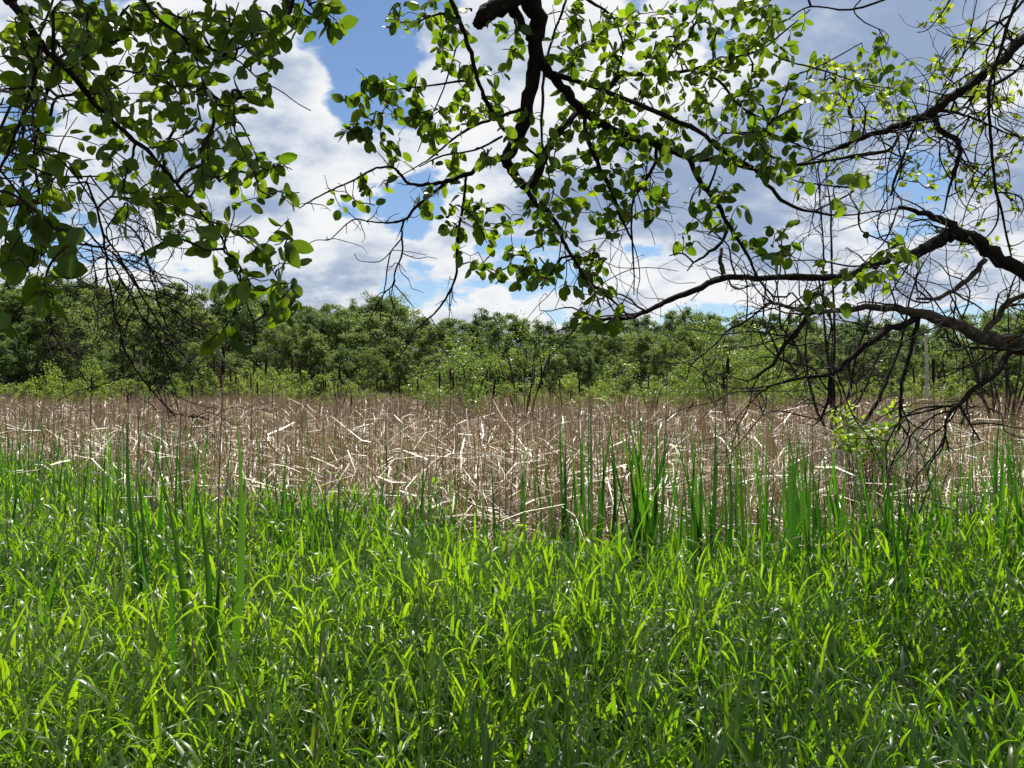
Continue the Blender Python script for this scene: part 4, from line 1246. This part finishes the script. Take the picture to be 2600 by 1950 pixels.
    C8 = t.trace(Z([(1320, 1180, 2.75, 34), (1380, 1270, 2.74, 30), (1470, 1340, 2.73, 28), (1530, 1440, 2.72, 26), (1560, 1530, 2.7, 24), (1640, 1659, 2.7, 22), (1680, 1722, 2.7, 20), (1680, 1730, 2.7, 20), (1780, 1820, 2.7, 16), (1900, 1910, 2.7, 13), (1960, 1990, 2.7, 10)]))
    C9 = t.trace(Z([(942, 1100, 2.66, 18), (930, 1250, 2.64, 17), (900, 1420, 2.62, 16), (885, 1600, 2.6, 15), (880, 1720, 2.6, 14), (830, 1840, 2.6, 13), (760, 1940, 2.58, 12), (680, 2010, 2.58, 10), (620, 2070, 2.57, 9), (560, 2180, 2.56, 7), (480, 2280, 2.55, 4)]))
    C10 = t.trace(Z([(2130, 925, 2.87, 24), (2110, 1050, 2.85, 22), (2010, 1200, 2.82, 18), (1975, 1350, 2.8, 14), (1990, 1659, 2.78, 10), (1990, 1840, 2.78, 6)]))
    t.trace(Z([(1430, 440, 2.66, 20), (1420, 650, 2.6, 18), (1415, 850, 2.58, 16), (1440, 1000, 2.56, 14), (1460, 1090, 2.56, 10), (1490, 1190, 2.55, 8)]), sides=6)
    t.trace(Z([(1420, 560, 2.68, 14), (1460, 300, 2.7, 16), (1540, 80, 2.75, 18), (1580, -40, 2.8, 18)]), sides=6)
    t.trace(Z([(1640, -40, 2.9, 20), (1750, 30, 2.9, 18), (1860, 110, 2.9, 14), (1910, 230, 2.92, 12), (1920, 330, 2.93, 9), (1880, 470, 2.97, 9)]), sides=6)
    t.trace(Z([(130, 440, 3.1, 14), (300, 500, 3.1, 18), (440, 660, 3.1, 14), (640, 750, 3.1, 12), (730, 560, 3.1, 10), (770, 480, 3.12, 9), (960, 400, 3.15, 8), (1200, 268, 3.15, 6)], z3), sides=6)
    t.trace(Z([(460, 1010, 2.92, 14), (560, 880, 2.9, 12), (650, 745, 2.9, 12), (800, 670, 2.9, 10), (880, 600, 2.9, 8)], z3), sides=6)
    t.trace(Z([(590, 312, 3.16, 12), (740, 380, 3.1, 10), (960, 440, 3.1, 9), (1200, 520, 3.1, 7), (1430, 560, 3.1, 5)], z3), sides=6)
    t.trace(Z([(120, 985, 2.93, 34), (160, 1080, 2.92, 32), (240, 1190, 2.9, 30), (310, 1290, 2.88, 28), (370, 1410, 2.86, 26), (430, 1500, 2.85, 22), (490, 1600, 2.84, 18), (560, 1750, 2.82, 14), (650, 1850, 2.8, 10)], z3))
    t.trace(Z([(370, 1410, 2.86, 22), (320, 1510, 2.85, 20), (230, 1590, 2.84, 17), (150, 1640, 2.83, 12), (110, 1690, 2.83, 8)], z3))
    t.trace(Z([(150, 1640, 2.83, 12), (80, 1580, 2.82, 10), (0, 1596, 2.82, 8)], z3), sides=6)
    t.trace(Z([(240, 1190, 2.9, 16), (290, 1050, 2.88, 12), (310, 960, 2.86, 8)], z3), sides=6)
    t.trace(Z([(300, 860, 2.7, 8), (360, 830, 2.75, 12), (560, 830, 2.8, 12), (720, 870, 2.85, 10), (870, 930, 2.9, 8), (1000, 960, 2.9, 7)], z3), sides=6)
    t.trace(Z([(900, 1320, 3.0, 12), (1150, 1190, 2.9, 12), (1000, 1160, 2.9, 10), (840, 1140, 2.9, 9), (760, 1120, 2.95, 7)], z3), sides=6)
    t.trace(Z([(700, 130, 2.9, 8), (690, 340, 2.9, 9), (640, 560, 2.9, 8), (600, 750, 2.9, 6)], z6), sides=5)
    t.trace(Z([(1450, -40, 2.8, 14), (1130, 60, 2.85, 12), (880, 40, 2.9, 10), (740, 120, 2.9, 9), (580, 220, 2.95, 7), (400, 380, 3.0, 6)], z3), sides=6)
    t.trace(Z([(1200, -10, 3.0, 10), (1150, 65, 3.0, 9), (1220, 140, 3.0, 8), (1335, 192, 3.0, 5)], z3), sides=5)
    t.trace(Z([(1800, -60, 3.3, 12), (1752, 0, 3.3, 11), (1690, 95, 3.3, 9), (1610, 185, 3.3, 7), (1545, 202, 3.3, 5)], z3), sides=5)
    for P in (C5, C5b, C5c, C9): t.twigs_along(P, 7, (0.03, 0.16), 0, 0.0018, 0.2, 0.3); t.spurs(P[:, :3], 16, (.015, .05), .0014)
    for P in (C8, C10): t.twigs_along(P, 10, (0.1, 0.4), 1, 0.0024, 0.3)
    a, b = 2.35, 2.75
    foliate(t, [(rect(985, 0, 1150, 70), 15, (a, b), (3, 5)), (rect(1100, 60, 1330, 190), 24, (a, b), (3, 5)),
                ([(850, 200), (900, 165), (1060, 190), (1110, 280), (1080, 370), (980, 380), (860, 340), (840, 280)], 40, (2.35, 2.6), (3, 5), .046),
                (rect(1070, 240, 1330, 400), 27, (a, b), (3, 4), .046), (rect(1050, 400, 1330, 560), 32, (2.4, 2.8), (3, 4), .045), (rect(830, 470, 970, 560), 9, (2.4, 2.6), (2, 4), .042),
                (rect(1400, 0, 1700, 200), 78, (2.5, 3.2), (3, 5)), (rect(1400, 240, 1700, 400), 70, (2.5, 3.1), (3, 5)), (rect(1330, 400, 1700, 560), 62, (2.5, 3.0), (3, 5), .046),
                ([(1110, 560), (1560, 540), (1540, 700), (1400, 740), (1200, 700)], 70, (2.45, 2.95), (3, 4), .043),
                ([(1180, 680), (1560, 660), (1600, 780), (1560, 840), (1450, 820), (1400, 740)], 22, (2.5, 2.9), (2, 4), .045),
                ([(1470, 760), (1560, 750), (1560, 850), (1490, 850)], 7, (2.4, 2.7), (3, 4), .055),
                (rect(1700, 0, 2040, 190), 73, (2.6, 3.3), (3, 5), .046), (rect(1700, 190, 2030, 330), 57, (2.7, 3.3), (3, 4), .046), (rect(1700, 330, 2060, 450), 38, (2.6, 3.0), (3, 4), .054),
                (rect(2050, 110, 2310, 320), 22, (2.8, 3.2), (3, 4), .05), (rect(1720, 450, 2060, 640), 30, (2.7, 3.0), (2, 4), .05), (rect(2110, 430, 2280, 540), 5, (2.4, 2.8), (2, 3), .06),
                ([(1860, 640), (2060, 600), (2330, 590), (2350, 650), (2270, 720), (2120, 790), (1960, 760)], 23, (2.4, 2.9), (3, 4), .052), (rect(2040, 720, 2130, 790), 4, (2.4, 2.6), (2, 3), .06)], .045)
    canopy(t, [((.1, 2.9, 3.7), .5, 90), ((.8, 3.2, 3.8), .6, 110), ((1.5, 3.0, 3.7), .6, 110), ((.5, 3.8, 4.3), .6, 70), ((1.3, 4.0, 4.6), .7, 90), ((2.0, 3.6, 4.2), .6, 90), ((.5, 2.2, 3.5), .5, 60),
               ((1.2, 2.2, 3.6), .6, 80), ((1.8, 2.0, 3.4), .6, 120), ((2.3, 2.8, 3.4), .6, 130), ((1.5, .8, 3.6), .8, 160), ((.3, .6, 3.7), .8, 120)])
    t.build('buckthorn_tree', 'tree overhead in the middle with a thick black crooked limb and backlit leaves', 'trees overhanging the marsh')


centre_tree()


# ---- small-leaved tree reaching in at the upper right
def upper_right_tree():
    t = Tree((5.2, 4.9, 0), 503)
    def Z(L, o=(1700, 0)): return [(o[0] + x / 2.458, o[1] + y / 2.458, dd, ww / 2.458) for x, y, dd, ww in L]
    e = px(2610, 88, 4.5)
    t.limb([(5.2, 4.9, -.05, .10), (5.15, 4.9, 1.5, .085), (4.8, 4.8, 3.0, .065), (4.2, 4.6, 4.2, .05), (*(e + np.array([.4, .05, .12])), .038), (*e, .034)], name='trunk', sides=9)
    R1 = t.trace(Z([(2235, 215, 4.5, 62), (2100, 340, 4.5, 62), (1950, 460, 4.5, 60), (1800, 580, 4.5, 58), (1660, 680, 4.5, 54), (1500, 755, 4.5, 44), (1350, 810, 4.5, 36), (1200, 860, 4.5, 30), (1080, 910, 4.5, 24), (950, 965, 4.5, 16), (860, 1010, 4.5, 10)]), mat='bark')
    R2 = t.trace(Z([(1655, 690, 4.5, 40), (1670, 780, 4.45, 38), (1720, 840, 4.4, 36), (1800, 880, 4.4, 32), (1800, 1000, 4.4, 28), (1780, 1060, 4.4, 24), (1740, 1200, 4.4, 14), (1710, 1330, 4.4, 8)]))
    R2b = t.trace(Z([(1640, 690, 4.5, 24), (1800, 705, 4.5, 18), (1950, 760, 4.5, 14), (2080, 820, 4.5, 10), (2212, 870, 4.5, 6)]))
    V1 = t.trace(Z([(2190, -40, 4.2, 20), (2120, 130, 4.2, 20), (2060, 330, 4.2, 20), (2010, 480, 4.2, 20), (1990, 650, 4.2, 20), (2010, 900, 4.2, 18), (2030, 1150, 4.2, 17), (2080, 1350, 4.2, 14), (2130, 1590, 4.2, 10), (2160, 1670, 4.2, 6)]), name='hanging_branch')
    V2 = t.trace(Z([(2230, -20, 4.3, 16), (2130, 90, 4.3, 16), (1980, 190, 4.3, 13), (1850, 320, 4.3, 10), (1750, 465, 4.3, 6)]))
    V3 = t.trace(Z([(2230, 400, 4.6, 18), (2050, 520, 4.6, 18), (1900, 600, 4.6, 16), (1790, 700, 4.6, 12), (1600, 740, 4.55, 9)]))
    V4 = t.trace(Z([(1510, 770, 4.5, 16), (1440, 830, 4.45, 16), (1360, 940, 4.4, 18), (1120, 980, 4.4, 14), (900, 1020, 4.4, 12), (560, 1060, 4.4, 8)]))
    V5 = t.trace(Z([(1360, 940, 4.4, 12), (1520, 1020, 4.4, 7)]), sides=5)
    V6 = t.trace(Z([(1540, 770, 4.5, 14), (1480, 920, 4.45, 16), (1420, 1080, 4.4, 16), (1380, 1220, 4.35, 14)]))
    V7 = t.trace(Z([(1120, 680, 5.0, 20), (1145, 780, 5.0, 18), (1130, 870, 5.0, 10)]), mat='mossy_bark')
    for P, n in ((R1, 22), (R2, 15), (R2b, 11), (V1, 17), (V2, 9), (V3, 10), (V4, 11), (V6, 8)):
        t.twigs_along(P, max(4, n * 2 // 3), (0.2, 0.8), 1, 0.006, 0.1, 0.08, 0.1)
        t.spurs(P[:, :3], 10, (.03, .1), .002)
    foliate(t, [(rect(2060, 140, 2320, 320), 90, (4.4, 5.6), (4, 6), .042), ([(2420, 90), (2600, 60), (2600, 270), (2400, 260), (2310, 220)], 70, (4.3, 5.2), (3, 5), .045), (rect(2280, 270, 2600, 480), 70, (4.3, 5.0), (2, 4), .042), (rect(2300, 480, 2600, 640), 26, (4.4, 5.2), (2, 3), .04),
                (rect(2000, 380, 2260, 480), 26, (4.4, 5), (2, 3), .04)], .044)
    canopy(t, [((3.2, 5.4, 4.7), .7, 160), ((4.2, 5.0, 4.9), .8, 200), ((3.4, 4.4, 5.0), .7, 160), ((4.6, 4.0, 4.4), .8, 200), ((3.8, 3.6, 4.2), .7, 160), ((2.6, 5.2, 5.2), .6, 110)])
    t.build('small_leaved_tree', 'tree at the upper right with small bright leaves along a slanting dark limb', 'trees overhanging the marsh', leaf_mat='small_leaf')


upper_right_tree()


# ---- bare lichen-covered tree at the right
def bare_tree():
    t = Tree((3.75, 4.1, 0), 504)
    def Z(L, o=(1700, 550)): return [(o[0] + x / 2.458, o[1] + y / 2.458, dd, ww / 2.458) for x, y, dd, ww in L]
    t.limb([(3.75, 4.1, -.05, .13), (3.7, 4.1, .8, .115), (3.45, 4.1, 1.6, .095), (3.5, 4.1, 2.2, .08), (3.7, 4.2, 3.0, .05)], name='trunk', mat='mossy_bark', sides=10)
    e3 = px(2600, 700, 4.0)
    R3 = t.limb([(3.45, 4.1, 1.72, .06), (3.1, 4.05, 2.0, .05), (*e3, .036)] + [(*px(1700 + x / 2.458, 550 + y / 2.458, d), w / 2.458 * d / FPX / 2) for x, y, d, w in
                [(2080, 270, 4.0, 84), (1950, 190, 4.0, 80), (1820, 110, 3.98, 78), (1760, 60, 3.97, 56), (1650, 5, 3.95, 40), (1560, -30, 3.93, 30), (1430, -60, 3.9, 20)]], mat='bark', sides=9)
    R4 = t.trace(Z([(1790, 95, 3.97, 64), (1700, 140, 3.95, 74), (1620, 185, 3.93, 72), (1540, 225, 3.9, 64), (1400, 245, 3.88, 56), (1280, 290, 3.85, 54), (1150, 350, 3.8, 48), (1000, 385, 3.76, 42), (850, 372, 3.72, 38), (600, 385, 3.65, 36),
                    (370, 378, 3.6, 40), (200, 440, 3.55, 38), (0, 520, 3.5, 34), (-110, 572, 3.48, 30), (-260, 632, 3.45, 26), (-410, 642, 3.4, 20), (-530, 662, 3.4, 16), (-710, 716, 3.35, 9)]), mat='bark')
    R5 = t.limb([(3.45, 4.1, 1.66, .065), (3.1, 4.0, 1.82, .05)] + [(*px(1700 + x / 2.458, 550 + y / 2.458, d), w / 2.458 * d / FPX / 2) for x, y, d, w in
                [(2212, 805, 3.9, 96), (2000, 770, 3.85, 84), (1800, 690, 3.8, 72), (1600, 615, 3.76, 64), (1450, 590, 3.74, 46), (1300, 567, 3.72, 40), (1150, 578, 3.7, 36), (1000, 592, 3.68, 30), (880, 600, 3.66, 26), (700, 552, 3.64, 22), (620, 535, 3.6, 12)]], mat='mossy_bark', sides=9)
    R6 = t.trace(Z([(1560, 620, 3.76, 46), (1480, 670, 3.75, 42), (1350, 720, 3.72, 38), (1220, 810, 3.7, 36), (1100, 910, 3.68, 34), (1010, 980, 3.66, 32), (850, 1002, 3.64, 18), (650, 1050, 3.6, 13), (550, 1112, 3.6, 8)]))
    R6b = t.trace(Z([(1010, 980, 3.66, 26), (992, 1130, 3.66, 22), (950, 1250, 3.66, 14), (900, 1305, 3.66, 8)]))
    R7 = t.trace(Z([(880, 590, 3.66, 34), (800, 710, 3.6, 30), (720, 800, 3.58, 26), (640, 920, 3.56, 20), (540, 1000, 3.55, 13), (480, 1032, 3.55, 7)]))
    R7b = t.trace(Z([(620, 535, 3.6, 10), (480, 650, 3.55, 12), (380, 700, 3.55, 12), (250, 830, 3.5, 9), (140, 920, 3.5, 7), (108, 1010, 3.5, 4)]))
    R8 = t.limb([(3.4, 4.1, 1.5, .05)] + [(*px(1700 + x / 2.458, 550 + y / 2.458, d), w / 2.458 * d / FPX / 2) for x, y, d, w in
                [(2230, 850, 3.7, 42), (2050, 970, 3.6, 36), (1900, 1080, 3.55, 30), (1800, 1170, 3.5, 26), (1735, 1250, 3.48, 18), (1720, 1330, 3.46, 14), (1742, 1465, 3.45, 7)]])
    R8b = t.trace(Z([(1805, 1168, 3.5, 16), (1860, 1270, 3.48, 13), (1940, 1395, 3.45, 7)]), sides=6)
    R9 = t.trace(Z([(1550, 640, 3.76, 30), (1500, 850, 3.72, 26), (1460, 1000, 3.7, 22), (1440, 1150, 3.68, 18), (1440, 1250, 3.66, 16), (1430, 1330, 3.65, 10)]))
    R10 = t.trace(Z([(2230, 832, 3.6, 22), (2050, 825, 3.6, 18), (1850, 812, 3.6, 14), (1740, 782, 3.6, 8)]), sides=6)
    R11 = t.trace(Z([(1970, 270, 4.0, 34), (1900, 350, 3.98, 32), (1800, 440, 3.95, 30), (1680, 510, 3.92, 26), (1540, 512, 3.9, 14)]), mat='mossy_bark')
    R12 = t.trace(Z([(1940, 750, 3.8, 32), (2040, 640, 3.85, 40), (2100, 540, 3.9, 36), (2212, 490, 3.9, 26), (2300, 470, 3.9, 20)]), mat='mossy_bark')
    R13 = t.trace(Z([(1760, 950, 3.5, 6), (1900, 930, 3.55, 12), (2050, 840, 3.6, 14), (2150, 790, 3.7, 16)]), sides=6)
    R14 = t.trace(Z([(340, 360, 3.6, 30), (320, 280, 3.6, 28), (325, 200, 3.62, 20)]), mat='mossy_bark', sides=6)
    for P, n in ((R3, 17), (R4, 23), (R5, 24), (R6, 16), (R6b, 6), (R7, 12), (R7b, 7), (R8, 10), (R8b, 4), (R9, 7), (R10, 5), (R11, 11), (R12, 10), (R13, 3)):
        t.twigs_along(P, max(3, n * 3 // 4), (0.15, 0.65), 1, 0.0055, 0.12, 0.06, 0.05)
        t.spurs(P[:, :3], 12, (.02, .07), .0022)
    root = t.build('bare_tree', 'nearly leafless tree at the right with crooked lichen-covered limbs', 'trees overhanging the marsh')
    # orange lichen on the thick limb
    b = Bag()
    for k in range(60):
        x = t.rng.uniform(2010, 2130); p = px(1700 + x / 2.458, 550 + (765 + (x - 2000) * .12 + t.rng.normal(0, 9)) / 2.458, 3.84)
        d = unit(t.rng.normal(0, 1, 3) + np.array([0, -.8, 1.2]))
        tube(b, [p, p + d * .02], [.009, .004], 5, .5, rng=t.rng)
    link('lichen_patch', b.mesh('lichen_patch', M['moss'], t.foot), root)


bare_tree()


# ------------------------------------------------------------------ shrubs in the litter at the right
def right_shrubs():
    Z = lambda L: [(1700 + x / 2.458, 550 + y / 2.458, dd, ww / 2.458) for x, y, dd, ww in L]
    f = px(2115, 993, 12.5); f[2] = 0
    t = Tree(f, 601)
    stems = [[(1040, 1390, 12.5, 30), (1030, 1200, 12.5, 30), (1020, 1000, 12.5, 26), (1030, 700, 12.5, 24), (1010, 300, 12.5, 22), (1010, 0, 12.5, 18), (980, -250, 12.5, 12), (960, -560, 12.5, 6)],
             [(1150, 1390, 12.6, 40), (1280, 1180, 12.6, 38), (1350, 1040, 12.7, 34), (1440, 800, 12.8, 26), (1500, 520, 12.9, 20), (1560, 340, 13, 14), (1640, 200, 13, 7)],
             [(1080, 1380, 12.4, 34), (1130, 1050, 12.4, 30), (1170, 850, 12.4, 24), (1240, 640, 12.4, 18), (1290, 420, 12.4, 8)],
             [(1000, 1380, 12.3, 28), (900, 1150, 12.3, 26), (860, 950, 12.3, 22), (850, 750, 12.3, 16), (880, 560, 12.3, 8)],
             [(1020, 1385, 12.6, 26), (1000, 1000, 12.6, 24), (960, 600, 12.6, 20), (960, 200, 12.6, 16), (940, -100, 12.6, 12), (900, -380, 12.6, 6)],
             [(1060, 1390, 12.2, 22), (1230, 1050, 12.2, 18), (1300, 880, 12.2, 12), (1400, 760, 12.2, 6)]]
    for s in stems:
        P = t.trace([(x, y, d, w * 0.62) for x, y, d, w in Z(s)], name='stem', mat='bark', sides=6)
        P[0, 2] = min(P[0, 2], 0.0)
        t.twigs_along(P, 14, (0.4, 1.4), 1, 0.008, 0.05, 0.25, 0.2)
    t.build('bare_shrub', 'bare many-stemmed shrub standing in the litter behind the hanging limbs', None)

    f = px(2190, 993, 8.0); f[2] = 0
    r = np.random.default_rng(602)
    root = thing('dead_brush', 'heap of pale grey dead twigs leaning before the bare shrub', 'dead shrub', tuple(f))
    b = Bag()
    for k in range(110):
        a = r.uniform(0, 6.28)
        s = f + np.array([math.cos(a), math.sin(a), 0]) * r.uniform(0, .55) + np.array([0, 0, r.uniform(0.45, .95)])
        d = unit(np.array([r.normal(.25, .7), r.normal(0, .4), r.uniform(.2, 1.1)]))
        L = r.uniform(.35, 1.0)
        P = [s, s + d * L * .5 + r.normal(0, .03, 3), s + d * L + r.normal(0, .06, 3)]
        tube(b, smooth_path(P, 3), np.linspace(.009, .0032, 7), 5, .5, rng=r)
        for _ in range(3):
            q = s + d * L * r.uniform(.3, .8)
            tube(b, [q, q + unit(d + r.normal(0, .7, 3)) * L * .35], [.0035, .0014], 4, .5, rng=r)
    link('twigs', b.mesh('twigs', M['pale_twig'], f), root)

    # yellow-green sapling with compound leaves
    f = px(2200, 993, 7.0); f[2] = 0
    root = thing('leafy_sapling', 'bright yellow-green leafy sapling in front of the pale dead twigs', 'sapling', tuple(f))
    b, lf = Bag(), Bag()
    for k in range(26):
        x, y = r.uniform(2135, 2285), r.uniform(1045, 1150)
        e = px(x, y, 7.0 + r.normal(0, .15))
        P = smooth_path([f + r.normal(0, .02, 3) * [1, 1, 0], (f + e) / 2 + r.normal(0, .05, 3), e], 3)
        tube(b, P, np.linspace(.006, .002, len(P)), 5, .5, rng=r)
        for _ in range(15):
            q = e + r.normal(0, .05, 3)
            d = unit(np.array([r.normal(.4, .7), r.normal(0, .6), r.normal(-.1, .35)]))
            V, F, U = LEAVES[int(r.integers(8))]
            lf.add((V * r.uniform(.06, .1) * np.array([1, .62, 1])) @ frame(d, r.normal(0, .5, 3) + np.array([0, -.3, 1])).T + q, F, r.random(), U)
    link('stems', b.mesh('stems', M['twig'], f), root)
    link('foliage', lf.mesh('foliage', M['forb'], f), root)

    # yellow-green forbs at the front edge of the litter
    for (x, y, d, lab) in [(1300, 1312, 5.0, 'bright yellow-green forb with broad leaflets at the edge of the litter'),
                           (1262, 1378, 4.6, 'lower of the two yellow-green forbs below the glossy bush'),
                           (1105, 1215, 6.2, 'small yellow-green forb sprouting beside the dark upright shoot'),
                           (1965, 860, 9.5, 'slim yellow-green climber hanging on the bare shrub')]:
        c = px(x, y, d)
        f = np.array([c[0], c[1], 0.0])
        root = thing('forb_plant', lab, 'forb', tuple(f))
        b = Bag()
        tube(b, smooth_path([f, (f + c) / 2 + r.normal(0, .02, 3), c], 3), np.linspace(.004, .002, 7), 5, .5, rng=r)
        link('stem', b.mesh('stem', M['twig'], f), root)
        for k in range(16):
            q = c + np.array([r.normal(0, .06), r.normal(0, .05), -abs(r.normal(0, .08))])
            dr = unit(np.array([r.normal(0, .9), r.normal(0, .5), r.normal(.1, .35)]))
            V, F, U = LEAVES[int(r.integers(8))]
            g = Bag()
            g.add((V * r.uniform(.06, .11) * np.array([1, .5, 1])) @ frame(dr, r.normal(0, .4, 3) + np.array([0, -.4, 1])).T + q, F, r.random(), U)
            link('leaf', g.mesh('leaf', M['forb'], f), root)


right_shrubs()
